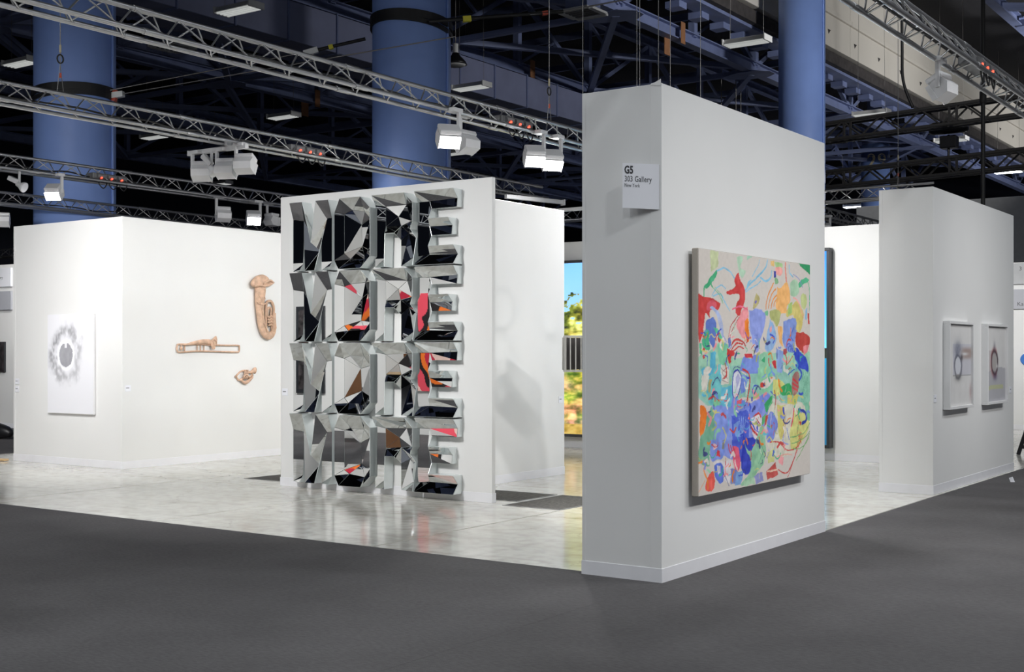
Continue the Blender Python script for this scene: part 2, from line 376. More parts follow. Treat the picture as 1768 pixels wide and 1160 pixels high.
# duct
e = thing('air_duct', 'long blue-grey rectangular air duct hanging under the roof girders', 'duct', (-31.8, 0, 12.3))
for i, y in enumerate(np.arange(14, 62, 2.4)):
    MB().bbox(-1.15, 1.15, y + .03, y + 2.37, 0, 1.35, .02).build('duct_section', 'duct', e)
    MB().bbox(-1.2, 1.2, y - .035, y + .035, -.05, 1.4, .01).build('flange', 'bluesteel', e)
e = thing('air_duct_bend', 'curved blue duct elbow below the roof gusset near tall column', 'duct', (-28.0, 54.0, 11.2))
for i in range(5):
    a0, a1 = R(18 * i), R(18 * i + 17)
    mb = MB(); ri, ro = 2.2, 4.0
    poly = [(ri * math.cos(a0), ri * math.sin(a0)), (ro * math.cos(a0), ro * math.sin(a0)), (ro * math.cos(a1), ro * math.sin(a1)), (ri * math.cos(a1), ri * math.sin(a1))]
    mb.prism(poly, 0, 1.2).build('duct_section', 'duct', e)
    if i % 2 == 0: bar('hanger', (3.1 * math.cos(a0), 3.1 * math.sin(a0), 1.2), (3.1 * math.cos(a0), 3.1 * math.sin(a0), 7.8), .02, 'wire', e, 5)

# columns
def column(label, x, y, r, h, strap=None, cap=True):
    e = struct(thing('column', None, None, (x, y, 0)), label)
    mb = MB(); mb.tube([(0, 0, 0), (0, 0, h)], r, 48); mb.build('shaft', 'bluecol', e, True)
    mb = MB(); mb.tube([(0, 0, h), (0, 0, h + .25)], r * .93, 32); mb.build('capital', 'bluesteel', e, True)
    beam('steel_post', (0, 0, h + .2), (0, 0, 18.9), r * .9, r * .9, 'bluesteel', e)
    # slim conduit up the shaft
    ang = math.atan2(-y, -x) + R(62)
    bar('conduit', ((r + .02) * math.cos(ang), (r + .02) * math.sin(ang), 0), ((r + .02) * math.cos(ang), (r + .02) * math.sin(ang), h), 0.03, 'bluecol', e)
    if strap:
        z, dz, ang0 = strap
        for q, (o1, hh) in enumerate(((0.0, .17), (-.13, .10))):
            n = 48; v = []; f = []
            for i in range(n):
                t = 2 * math.pi * i / n
                zz = z + o1 + dz * math.cos(t - ang0) * (1 + .5 * q)
                for rr, d in ((r + .012, 0), (r + .05, 0), (r + .05, hh), (r + .012, hh)):
                    v.append((rr * math.cos(t), rr * math.sin(t), zz + d))
            for i in range(n):
                for j in range(4): f.append((i * 4 + j, i * 4 + (j + 1) % 4, ((i + 1) % n) * 4 + (j + 1) % 4, ((i + 1) % n) * 4 + j))
            mesh('cable_sling', v, f, 'cable', e)
    return e
# direction from the column towards the cross aisle
column('blue column with a low black cable sling, behind corner wall', -24.8, 18.08, 0.90, 17.0, (7.50, .06, R(-10)))
column('blue column with black sling behind the mirror relief wall', -18.45, 22.49, 0.90, 17.0, (9.10, .10, R(-100)))
column('blue column rising behind the wall with the abstract painting', -19.01, 47.32, 0.90, 16.6)
c4 = column('distant blue column stencilled 29', -27.77, 81.78, 0.92, 15.3)

def text_mesh(name, s, size, m, parent, mtx, ext=0.002, fn=None, bold=0.0, align='LEFT'):
    cu = bpy.data.curves.new(name, 'FONT'); cu.body = s; cu.size = size; cu.extrude = ext; cu.offset = bold; cu.align_x = align; cu.resolution_u = 3; cu.space_character = 1.06
    t = link(bpy.data.objects.new(name, cu)); dg = bpy.context.evaluated_depsgraph_get()
    me = bpy.data.meshes.new_from_object(t.evaluated_get(dg)); bpy.data.objects.remove(t)
    if fn:
        for v in me.vertices: v.co = fn(v.co)
    me.materials.clear(); me.materials.append(M[m])
    o = link(bpy.data.objects.new(name, me)); o.parent = parent; o.matrix_local = mtx
    return o
def wrap(r, a0):
    return lambda c: Vector(((r + .01 + c.z) * math.cos(a0 + c.x / r), (r + .01 + c.z) * math.sin(a0 + c.x / r), c.y))
a0 = math.atan2(-81.78, 27.77)
text_mesh('numeral', '29', 1.25, 'numeral', c4, Matrix.Translation((0, 0, 13.75)), .004, wrap(.92, a0 - R(34)), 0.02)
text_mesh('numeral', '29', 1.25, 'numeral', c4, Matrix.Translation((0, 0, 13.75)), .004, wrap(.92, a0 + R(52)), 0.02)

# steel cables from the slings
def cable(name, label, pts, r, m, cat='cable', sub=6):
    p0 = Vector(pts[0]); mb = MB(); mb.tube([p - p0 for p in curve_pts(pts, sub)], r, 6)
    o = mb.build(name, m, None, True); o.location = p0; return tag(o, label, cat)
e = thing('tension_cable', 'steel tension cable running from black column sling up past yellow tags', 'cable', (-17.55, 22.0, 9.05))
bar('rope', (0, 0, 0), (2.2, 2.1, .35), 0.045, 'cable', e); bar('rope', (2.2, 2.1, .35), (8.0, 6.6, 1.85), 0.018, 'wire', e)
beam('tag_sleeve', (.55, .52, .08), (.68, .65, .1), .12, .12, 'yellow', e); beam('turnbuckle', (1.65, 1.57, .26), (2.15, 2.05, .345), .06, .06, 'reflector', e); beam('ratchet', (1.85, 1.77, .28), (1.94, 1.86, .31), .09, .09, 'redpaint', e)
e = thing('tension_cable', 'steel tension cable dropping from black column sling towards the aluminium truss', 'cable', (-19.3, 22.1, 8.95))
bar('rope', (-.12, -.10, -.02), (-1.0, -.75, -.28), 0.04, 'cable', e); bar('rope', (-1.0, -.75, -.28), (-4.8, -3.9, -1.35), 0.014, 'wire', e)
beam('tag_sleeve', (-.72, -.54, -.2), (-.8, -.6, -.23), .1, .1, 'yellow', e); beam('shackle', (-1.0, -.75, -.28), (-1.25, -.95, -.38), .13, .13, 'reflector', e)
e = thing('tension_cable', 'thin steel cable tied to the low black sling, rising to the truss', 'cable', (-23.95, 18.45, 7.55))
bar('rope', (0, 0, 0), (7.4, 3.2, .95), 0.014, 'wire', e); beam('shackle', (0, 0, 0), (.25, .12, .03), .13, .13, 'reflector', e); beam('ratchet', (.02, .01, -.12), (.1, .05, .12), .12, .12, 'redpaint', e)

# ------------------------------------------------------------------ hanging luminaires
def luminaire(label, x, y, z=12.0, lit=False, rz=0.0, L=1.5):
    e = thing('hanging_luminaire', label, 'ceiling light', (x, y, z), rz, 'linear luminaires hanging in the hall')
    w = 0.30
    MB().prism([(-w, .0), (w, .0), (w * .72, .16), (-w * .72, .16)], -L / 2, L / 2, 'x').build('housing', 'reflector', e)
    for s in (-1, 1): MB().bbox(s * L / 2 - .03, s * L / 2 + .03, -w - .02, w + .02, -.04, .17, .01).build('end_cap', 'reflector', e)
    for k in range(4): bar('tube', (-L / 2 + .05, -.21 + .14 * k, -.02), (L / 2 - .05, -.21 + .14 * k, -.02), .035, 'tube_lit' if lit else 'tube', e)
    for s in (-.6, .6): bar('hanger', (s, 0, .15), (s * .9, 0, 6.95), .008, 'wire', e, 5)
    return e
LUM = [
    (-28.5, 26.55, 0, 'pale unlit luminaire above the nearest truss, beside the big duct'),
    (-40.1, 27.0, 0, 'pale unlit luminaire tucked against the far column edge'),
    (-39.8, 39.7, 0, 'pale unlit luminaire between the first two trusses, over the instruments'),
    (-29.4, 39.5, 0, 'pale unlit luminaire just beyond the blue column with high sling'),
    (-48.6, 39.9, 0, 'pale unlit luminaire partly hidden by the second truss'),
    (-58.8, 53.3, 0, 'small unlit luminaire below the bank of floodlights'),
    (-17.6, 39.0, 0, 'long clear unlit luminaire above the abstract painting wall'),
    (-18.45, 53.8, 0, 'unlit luminaire hanging just above the black truss'),
    (-17.55, 62.7, 0, 'unlit luminaire hanging below the black truss'),
    (-17.9, 75.4, 1, 'brightly lit fluorescent luminaire beside the cream bulkhead end'),
    (-31.1, 87.2, 1, 'small lit luminaire low behind the short white truss'),
    (-39.7, 52.1, 0, 'unlit luminaire glimpsed behind the pair of lamps on the near truss'),
    (-28.7, 76.6, 0, 'tiny unlit luminaire beside the distant numbered column'),
]
def glow(e, w):
    ld = bpy.data.lights.new('luminaire_glow', 'AREA'); ld.shape = 'RECTANGLE'; ld.size = 1.4; ld.size_y = .55; ld.energy = w; ld.color = (.93, .97, 1.0)
    lo = link(bpy.data.objects.new('luminaire_glow', ld)); lo.parent = e; lo.location = (0, 0, -.07)
for x, y, lit, lab in LUM:
    e = luminaire(lab, x, y, 12.0, bool(lit))
    if lit: glow(e, 4000)
def pendant(label, x, y, z):
    e = thing('pendant_lamp', label, 'pendant lamp', (x, y, z))
    v = MB(); v.tube([(0, 0, 0), (0, 0, .12), (0, 0, .35), (0, 0, .42)], [.42, .36, .14, .12], 24); v.build('shade', 'black', e, True)
    v = MB(); v.tube([(0, 0, -.05), (0, 0, .02)], [.30, .41], 24); v.build('diffuser', 'reflector', e, True)
    v = MB(); v.tube([(0, 0, .42), (0, 0, .75)], .10, 16); v.build('gear_box', 'reflector', e)
    bar('hanger', (0, 0, .7), (0, 0, 6.9), .015, 'wire', e, 5)
pendant('round black pendant lamp with white dish beside the blue column', -27.5, 36.0, 12.0)
def vent(label, x, y):
    e = thing('air_diffuser', label, 'air vent', (x, y, 12.3))
    w = .55
    for s in (-1, 1):
        MB().bbox(-w, w, s * w - .09, s * w + .09, 0, .08, .01).build('rim', 'reflector', e); MB().bbox(s * w - .09, s * w + .09, -w + .1, w - .1, 0, .08, .01).build('rim', 'reflector', e)
    for k in range(4): MB().box(-w + .1, w - .1, -.32 + .2 * k, -.22 + .2 * k, .02, .06).build('louver', 'dimmer', e)
    MB().box(-.4, .4, -.4, .4, .08, 1.6).build('duct_neck', 'bluesteel', e)
vent('square white air vent between the two nearest trusses', -34.87, 29.4)
vent('square white air vent over the abstract painting wall', -20.8, 33.8)
for lab, x, y in (('brown tape tags on the girder beyond the mirror relief', -31.45, 46.58), ('brown tape tags on the girder above the gallery sign', -23.0, 44.58), ('brown tape tags on the girder over the instruments', -43.7, 45.77)):
    e = thing('tape_tag', lab, 'tape', (x, y, 13.9))
    MB().bbox(.21, .24, -.25, .1, -.1, .75, .005).build('wrap', 'orange', e); MB().bbox(-.28, -.25, -.7, -.2, -.55, .2, .005).build('flap', 'orange', e)

# ------------------------------------------------------------------ lighting trusses
TZ, BZ, HW = 5.0, 4.76, 0.145
def tri_truss(label, a, b, m='alu', top=TZ, h=TZ - BZ, hw=HW, pitch=0.56, cr=0.027, br=0.0095, sect=3.0):
    a, b = Vector(a), Vector(b); L = (b - a).length; rz = math.atan2(b.y - a.y, b.x - a.x)
    e = thing('lighting_truss', label, 'truss', (a.x, a.y, top - h), rz)
    bar('chord', (0, 0, h), (L, 0, h), cr, m, e, 12)
    for s in (-1, 1): bar('chord', (0, s * hw, 0), (L, s * hw, 0), cr, m, e, 12)
    n = int(L / pitch)
    for i in range(n):
        x0 = i * pitch
        for s, o in ((-1, 0), (1, pitch * .42)):      # the two lattices are staggered
            if x0 + o + pitch > L: continue
            bar('brace', (x0 + o, s * hw, 0), (x0 + o + pitch / 2, 0, h), br, m, e, 6); bar('brace', (x0 + o + pitch / 2, 0, h), (x0 + o + pitch, s * hw, 0), br, m, e, 6)
        bar('rung', (x0, -hw, 0), (x0 + pitch * .5, hw, 0), br, m, e, 6)
    for k in range(1, int(L / sect) + 1):
        for p in ((0, h), (-hw, 0), (hw, 0)):
            bar('coupler', (k * sect - .11, p[0], p[1]), (k * sect + .11, p[0], p[1]), cr * 1.22, m, e, 12)
    return e
tri_truss('near aluminium truss crossing above the mirror relief', (-9.92, 2.0), (-9.92, 20.0))
tri_truss('aluminium truss carrying the bank of floodlights over the instruments', (-13.95, -9.0), (-13.95, 21.0))
tri_truss('aluminium truss with small spot and lit flood over the corner wall', (-19.05, -9.0), (-19.05, 21.2))
tri_truss('far aluminium truss running low behind the corner wall', (-23.55, 13.0), (-23.55, 28.0))
tri_truss('aluminium truss with red-lit dimmer passing above the side aisle', (-3.76, 2.0), (-3.76, 24.0))
tri_truss('short white truss ending above the wall with framed drawings', (-17.0, 24.9), (-7.3, 24.9))
tri_truss('aluminium truss descending behind the light box wall', (-10.6, 26.0), (-10.6, 36.0))
tri_truss('aluminium truss over the cross aisle, out of view above the camera', (-0.6, 3.0), (-0.6, 20.0))

tri_truss('distant truss glimpsed above the pale sign board', (-45.0, 24.0), (-31.0, 24.0))
tri_truss('more distant truss just over the neighbouring booth wall', (-52.0, 32.5), (-38.0, 32.5))

def box_truss(label, a, b, top, h, hw):
    a, b = Vector(a), Vector(b); L = (b - a).length; rz = math.atan2(b.y - a.y, b.x - a.x)
    e = thing('stage_truss', label, 'truss', (a.x, a.y, top - h), rz)
    m = 'blackpipe'
    for s in (-hw, hw):
        for z in (0, h): bar('chord', (0, s, z), (L, s, z), .075, m, e, 10)
    n = int(L / (h * 2.2)); p = L / n
    for i in range(n):
        for s in (-hw, hw):
            bar('brace', (i * p, s, 0), (i * p + p / 2, s, h), .04, m, e, 6); bar('brace', (i * p + p / 2, s, h), (i * p + p, s, 0), .04, m, e, 6)
        bar('rung', (i * p, -hw, 0), (i * p, hw, 0), .035, m, e, 6)
    for k in (L * .33, L * .66):
        for d in (-.15, .15): beam('joint_frame', (k + d, -hw, 0), (k + d, -hw, h), .08, .08, m, e)
    return e
def ext(a, b, t0, t1):
    a, b = Vector(a), Vector(b); return a + (b - a) * t0, a + (b - a) * t1
a, b = ext((-19.8, 51.9, 0), (-11.4, 50.3, 0), -.4, 1.25); box_truss('upper black stage truss crossing the cream bulkhead', a, b, 11.4, .72, .3)
a, b = ext((-20.2, 52.9, 0), (-11.6, 51.25, 0), -.4, 1.25); box_truss('lower black stage truss crossing the numbered column', a, b, 9.5, .66, .3)
cable('rigging_cable', 'black doubled cable dropping from the truss across the cream bulkhead', [(-15.9, 49.9, 17.5), (-16.0, 50.3, 14.0), (-16.05, 50.6, 12.6), (-15.7, 50.7, 11.5)], .06, 'cable')
e = thing('rigging_post', 'thin black vertical pole hanging beside the framed drawings wall', 'pole', (-8.6, 33.6, 4.6)); bar('rod', (0, 0, 0), (0, 0, 9.5), .055, 'blackpipe', e); bar('collar', (0, 0, 3.5), (0, 0, 3.8), .09, 'blackpipe', e)
e = thing('follow_spot', 'black stage lamp standing on the lower black truss', 'stage lamp', (-14.6, 51.8, 9.55))
bar('yoke', (0, 0, 0), (0, 0, .9), .05, 'black', e); v = MB(); v.tube([(-.75, 0, 1.2), (-.6, 0, 1.2), (.6, 0, 1.2), (.75, 0, 1.2)], [.2, .26, .26, .2], 14); v.build('barrel', 'black', e, True); MB().bbox(-.3, .35, -.25, .25, .35, .85, .04).build('ballast', 'black', e)
bar('hook', (-.2, 0, 1.4), (.1, 0, 1.75), .04, 'black', e)

# suspension wires
for i, (lab, x, y, z0, z1) in enumerate((
        ('thin suspension wire with ring above the second truss, in front of column', -13.95, 9.95, 5.02, 12.0),
        ('thin suspension wire holding the near truss beside the dimmer', -9.92, 15.2, 5.02, 13.5),
        ('thin suspension wire dropping behind the gallery sign wall', -9.92, 18.5, 5.02, 14.0),
        ('thin suspension wire crossing the cream bulkhead above short truss', -8.0, 24.9, 5.0, 14.0))):
    e = thing('suspension_wire', lab, 'wire', (x, y, z0)); bar('strand', (0, 0, .35), (0, 0, z1 - z0), .006, 'wire', e, 5)
    for s in (-1, 1): bar('leg', (0, 0, .35), (0, s * .05, -.02), .005, 'wire', e, 5)
    mb = MB(); mb.tube([(0, .045 * math.cos(t), .42 + .055 * math.sin(t)) for t in np.linspace(0, 2 * math.pi, 17)], .010, 6); mb.build('ring', 'cable', e, True)
    bar('ferrule', (0, 0, .5), (0, 0, .6), .014, 'numeral', e, 8); bar('clip', (0, 0, .18), (0, 0, .24), .016, 'redpaint', e, 8)

# ------------------------------------------------------------------ flood lamps
def flood(name, label, pos, target, power=0, lit=False, stem=0.30, scale=1.0, spread=95, group=None, hue=(1, .985, .97)):
    """pos = hanging point on the truss; the head sits below it and faces the target."""
    pos = Vector(pos); e = thing(name, label, 'floodlight', pos, 0, group)
    hub = Vector((0, 0, -stem)); d = (Vector(target) - (pos + hub)); yaw = math.atan2(d.y, d.x); pit = math.atan2(d.z, math.hypot(d.x, d.y))
    s = scale
    c, sn = math.cos(yaw), math.sin(yaw)
    side = Vector((-sn, c, 0)) * (.155 * s)
    mb = MB(); mb.bbox(-.022 + side.x * .9, .022 + side.x * .9, -.022 + side.y * .9, .022 + side.y * .9, -stem - .03, .03, .004); mb.build('stem', 'fixture', e)
    mb = MB(); mb.bbox(min(0, side.x) - .03, max(0, side.x) + .03, min(0, side.y) - .03, max(0, side.y) + .03, .0, .05, .006); mb.build('clamp', 'fixture', e)
    mtx = Matrix.Translation(hub) @ Matrix.Rotation(yaw, 4, 'Z') @ Matrix.Rotation(-pit, 4, 'Y') @ Matrix.Scale(s, 4)
    prof = [(-.10, -.03), (-.05, -.12), (.10, -.13), (.10, .05), (-.06, .07)]
    mb = MB(); mb.prism(prof, -.14, .14, 'y'); o = mb.build('housing', 'fixture', e); o.matrix_local = mtx
    mb = MB(); mb.bbox(-.09, .10, -.14, .14, .062, .125, .012); o = mb.build('gear_tray', 'fixture', e); o.matrix_local = mtx
    mb = MB(); mb.bbox(.10, .106, -.128, .128, -.12, .045, .002); g = mb.build('lens', 'lens_lit' if lit else 'lens_off', e); g.matrix_local = mtx
    for sg in (-1, 1):
        mb = MB(); mb.bbox(.07, .13, sg * .14 - .004, sg * .14 + .004, -.125, .05, .002); o = mb.build('side_shield', 'fixture', e); o.matrix_local = mtx
    if power:
        ld = bpy.data.lights.new('flood_beam', 'AREA'); ld.shape = 'RECTANGLE'; ld.size = .26 * s; ld.size_y = .17 * s; ld.energy = power * LAMP_W; ld.spread = R(spread); ld.color = hue
        lo = link(bpy.data.objects.new('flood_beam', ld)); lo.parent = e
        lo.matrix_local = mtx @ Matrix.Translation((.118, 0, -.035)) @ Matrix.Rotation(R(-90), 4, 'Y') @ Matrix.Rotation(R(90), 4, 'Z')
    return e
Z0 = BZ - .03
# lamps in view
flood('flood_lamp', 'lit floodlight on the near truss, nearest the blue column', (-9.78, 12.65, Z0), (-5.6, 9.5, 0.2), 165, True)
flood('flood_lamp', 'pale floodlight turned away, next to the lit one on the near truss', (-9.85, 13.15, Z0), (-15.0, 13.6, 1.9), 165, False)
flood('flood_lamp', 'first of two glowing floodlights side by side on the near truss', (-9.78, 14.6, Z0), (-6.0, 11.0, 0.0), 150, True)
flood('flood_lamp', 'second of two glowing floodlights side by side, closer to sign wall', (-9.78, 15.05, Z0), (-5.8, 12.0, 0.0), 150, True)
e = thing('track_bar', 'pale grey track bar clamped across the second truss', 'track', (-14.9, 12.88, BZ - .10))
MB().bbox(0, 1.25, -.035, .035, 0, .07, .006).build('rail', 'fixture', e); MB().bbox(.82, .88, -.05, .05, .07, .13, .004).build('clamp', 'fixture', e); MB().bbox(0, .02, -.04, .04, -.005, .075, .002).build('end_cap', 'fixture', e)
flood('flood_lamp', 'grey floodlight at the outer end of the track bar', (-14.62, 12.88, BZ - .10), (-16.9, 16.5, 2.2), 0, False, .25)
flood('flood_lamp', 'grey floodlight at the middle of the track bar', (-14.1, 12.88, BZ - .10), (-15.9, 17.0, 2.2), 0, False, .25)
flood('flood_lamp', 'grey floodlight hanging alone at the inner end of the track bar', (-13.72, 12.9, BZ - .06), (-15.2, 17.0, 2.2), 0, False, .25)
def par_spot(label, pos, target, stem=.2, lit=False):
    pos = Vector(pos); e = thing('spot_lamp', label, 'spotlight', pos); hub = Vector((0, 0, -stem))
    d = Vector(target) - pos - hub; yaw = math.atan2(d.y, d.x); pit = math.atan2(d.z, math.hypot(d.x, d.y))
    MB().bbox(-.016, .016, -.016, .016, -stem, .02, .003).build('stem', 'fixture', e)
    mtx = Matrix.Translation(hub) @ Matrix.Rotation(yaw, 4, 'Z') @ Matrix.Rotation(-pit, 4, 'Y')
    mb = MB(); mb.bbox(-.22, -.02, -.05, .05, -.03, .05, .01); mb.build('gear_tray', 'fixture', e).matrix_local = mtx
    mb = MB(); mb.tube([(-.04, 0, -.03), (.02, 0, -.03), (.09, 0, -.03), (.12, 0, -.03)], [.035, .045, .085, .09], 18); mb.build('reflector', 'fixture', e, True).matrix_local = mtx
    mb = MB(); mb.tube([(.118, 0, -.03), (.125, 0, -.03)], .085, 18); mb.build('lens', 'lens_lit' if lit else 'lens_off', e).matrix_local = mtx
par_spot('small silver spot hanging between the floodlights of the track bar', (-14.38, 12.86, BZ - .10), (-13.2, 13.2, 3.2))
par_spot('small round spotlight tilted sideways over the corner wall', (-18.92, 12.7, BZ - .005), (-17.6, 13.2, 3.9), .22)
flood('flood_lamp', 'lit floodlight above the smoky canvas, on the third truss', (-18.95, 13.4, Z0), (-16.5, 9.0, 0.5), 90, True, .26, .95)
flood('flood_lamp', 'pale floodlight on the third truss, first of three near the mirror wall', (-18.95, 17.25, Z0), (-24, 20, 2.0), 60, False)
flood('flood_lamp', 'glowing floodlight on the third truss, between two pale ones', (-18.95, 18.05, Z0), (-14.0, 14.5, 1.0), 60, True)
flood('flood_lamp', 'pale floodlight on the third truss, hard against the mirror wall', (-18.95, 18.55, Z0), (-18.4, 22.2, 4.2), 70, False)
flood('flood_lamp', 'grey floodlight at the picture edge beside the corner wall', (-23.45, 15.35, Z0), (-26.0, 17.5, 1.0), 60, False)
flood('flood_lamp', 'bright floodlight over the light box landscape', (-11.95, 18.4, 4.10), (-9.5, 14.0, 1.5), 60, True, .26)
e = thing('track_bar', 'pale grey track bar behind the partition wall top', 'track', (-12.3, 17.5, 4.30)); e.rotation_euler = (0, 0, R(75))
MB().bbox(0, 1.3, -.035, .035, 0, .07, .006).build('rail', 'fixture', e); MB().bbox(1.3, 1.33, -.05, .05, -.02, .08, .002).build('end_cap', 'fixture', e)
e = thing('track_bar', 'pale grey track bar holding the bright floodlight over the light box', 'track', (-12.1, 18.4, 4.12))
MB().bbox(0, 2.25, -.03, .03, 0, .06, .006).build('rail', 'fixture', e); MB().bbox(2.06, 2.12, -.02, .02, .06, .62, .006).build('hanger', 'fixture', e)
flood('flood_lamp', 'white floodlight peeking out beside the painting wall, over light box', (-10.47, 27.35, Z0), (-6.0, 18.0, 0.5), 60, True, .26)
flood('flood_lamp', 'silver floodlight hanging from the truss in front of cream bulkhead', (-3.86, 13.5, Z0), (-9.4, 14.2, 1.4), 64, False, .24)

# unseen lamps, mostly added for fill, on trusses beyond the picture edges
OUT = 'added floodlights on trusses outside the picture'
def off(pos, target, power, spread=95): flood('flood_lamp', 'unseen floodlight added on a truss outside the picture', pos, target, power, power > 0, .25, 1.0, spread, OUT)
off((-13.95, 8.6, Z0), (-16.4, 11.77, 1.7), 230)
off((-9.92, 5.6, Z0), (-10.6, 11.5, 1.7), 150)
off((-0.6, 13.4, Z0), (-9.42, 13.4, 1.6), 34, 50)
off((-9.92, 6.15, Z0), (-9.3, 11.5, 1.5), 110)
off((-9.92, 17.2, Z0), (-15.05, 16.2, 1.7), 140)
off((-9.92, 4.4, Z0), (-13.0, 2.6, 1.5), 240)
off((-13.95, 6.2, Z0), (-17.0, 2.6, 1.5), 240)
off((-19.05, 6.2, Z0), (-20.5, 2.6, 1.5), 240)
off((-0.6, 8.0, Z0), (-4.4, 9.4, 0.1), 82)
off((-0.6, 11.2, Z0), (-4.4, 10.4, 0.1), 82)
off((-0.6, 16.5, Z0), (-4.45, 17.0, 0.9), 85)
e = thing('track_bar', 'track bar added for unseen lamps on the near truss, hidden by the painting wall', 'track', (-9.95, 16.5, BZ - .10)); MB().bbox(0, 2.5, -.035, .035, 0, .07, .006).build('rail', 'fixture', e); MB().bbox(.12, .2, -.05, .05, .07, .12, .004).build('clamp', 'fixture', e)  # bar added to carry two fill lamps behind the wall
off((-7.65, 16.5, BZ - .12), (-6.9, 19.0, 1.0), 185, 125)
off((-8.1, 16.5, BZ - .12), (-9.42, 13.3, 1.3), 90, 110)
off((-7.7, 24.9, Z0), (-6.5, 29.0, 1.6), 160)
off((-19.05, 10.0, Z0), (-27.0, 16.7, 1.8), 260)

# unseen luminaires added over the aisles as fill, plus washers added for the bulkhead
for i, (x, y) in enumerate(((-14, -3), (-6, -3), (2, -4), (4, 4), (4, 12), (4, 20), (-22, 0), (-12, -10))):
    e = luminaire('unseen fill luminaire added high above the aisle, outside the picture', x, y, 12.0, True); e['group'] = 'added fill luminaires outside the picture'
    glow(e, HALL_W)
for i, y in enumerate((38, 60, 85)):
    flood('flood_lamp', 'large unseen washer added to brighten the cream bulkhead, outside the picture', (-6.0, y, 13.2), (-20.9, y + 8, 17.5), WASH_W / LAMP_W, True, .3, 2.0, 120, 'added bulkhead washers outside the picture')

# dimmer packs sitting in the trusses, with cable loops
def dimmer(label, x, y, z=BZ + .04, L=.75):
    e = thing('dimmer_pack', label, 'dimmer', (x, y, z))
    MB().bbox(-.09, .09, 0, L, 0, .10, .012).build('case', 'dimmer', e)
    for k in range(3):
        MB().prism([(.09, .0), (.13, .02), (.13, .07), (.09, .1)], .08 + k * .22, .24 + k * .22, 'y').build('socket_module', 'dimmer', e)
        MB().bbox(.10, .142, .14 + k * .22, .17 + k * .22, .005, .03, .003).build('indicator', 'red_led', e)
        mb = MB(); mb.tube(curve_pts([(.12, .12 + k * .22, .0), (.13, .10 + k * .22, -.10), (.13, .19 + k * .22, -.17), (.12, .27 + k * .22, -.08), (.10, .25 + k * .22, .02)], 5), .010, 6); mb.build('cable_loop', 'cable', e, True)
dimmer('grey dimmer pack with red lights in the near truss', -9.92, 13.9)
dimmer('grey dimmer pack with red lights in the second truss', -13.95, 14.0)
dimmer('grey dimmer pack with red light in the third truss, before the column', -19.05, 14.2)
dimmer('dark dimmer pack with red lights in the truss over the side aisle', -3.76, 14.0)
for lab, x, y0, y1 in (('black cable lying inside the near truss', -9.92, 9.0, 14.0), ('black cable lying inside the second truss', -13.95, 8.0, 14.0), ('black cable lying inside the third truss', -19.05, 11.0, 16.0), ('black cable lying inside the far low truss', -23.55, 15.0, 21.0), ('black cable lying inside the truss over the side aisle', -3.76, 8.0, 14.0)):
    pts = [(x + rnd.uniform(-.05, .05), y, BZ + .05 + .05 * abs(math.sin(i * 1.3))) for i, y in enumerate(np.linspace(y0, y1, 12))]
    cable('truss_cable', lab, pts, .013, 'cable', sub=4)

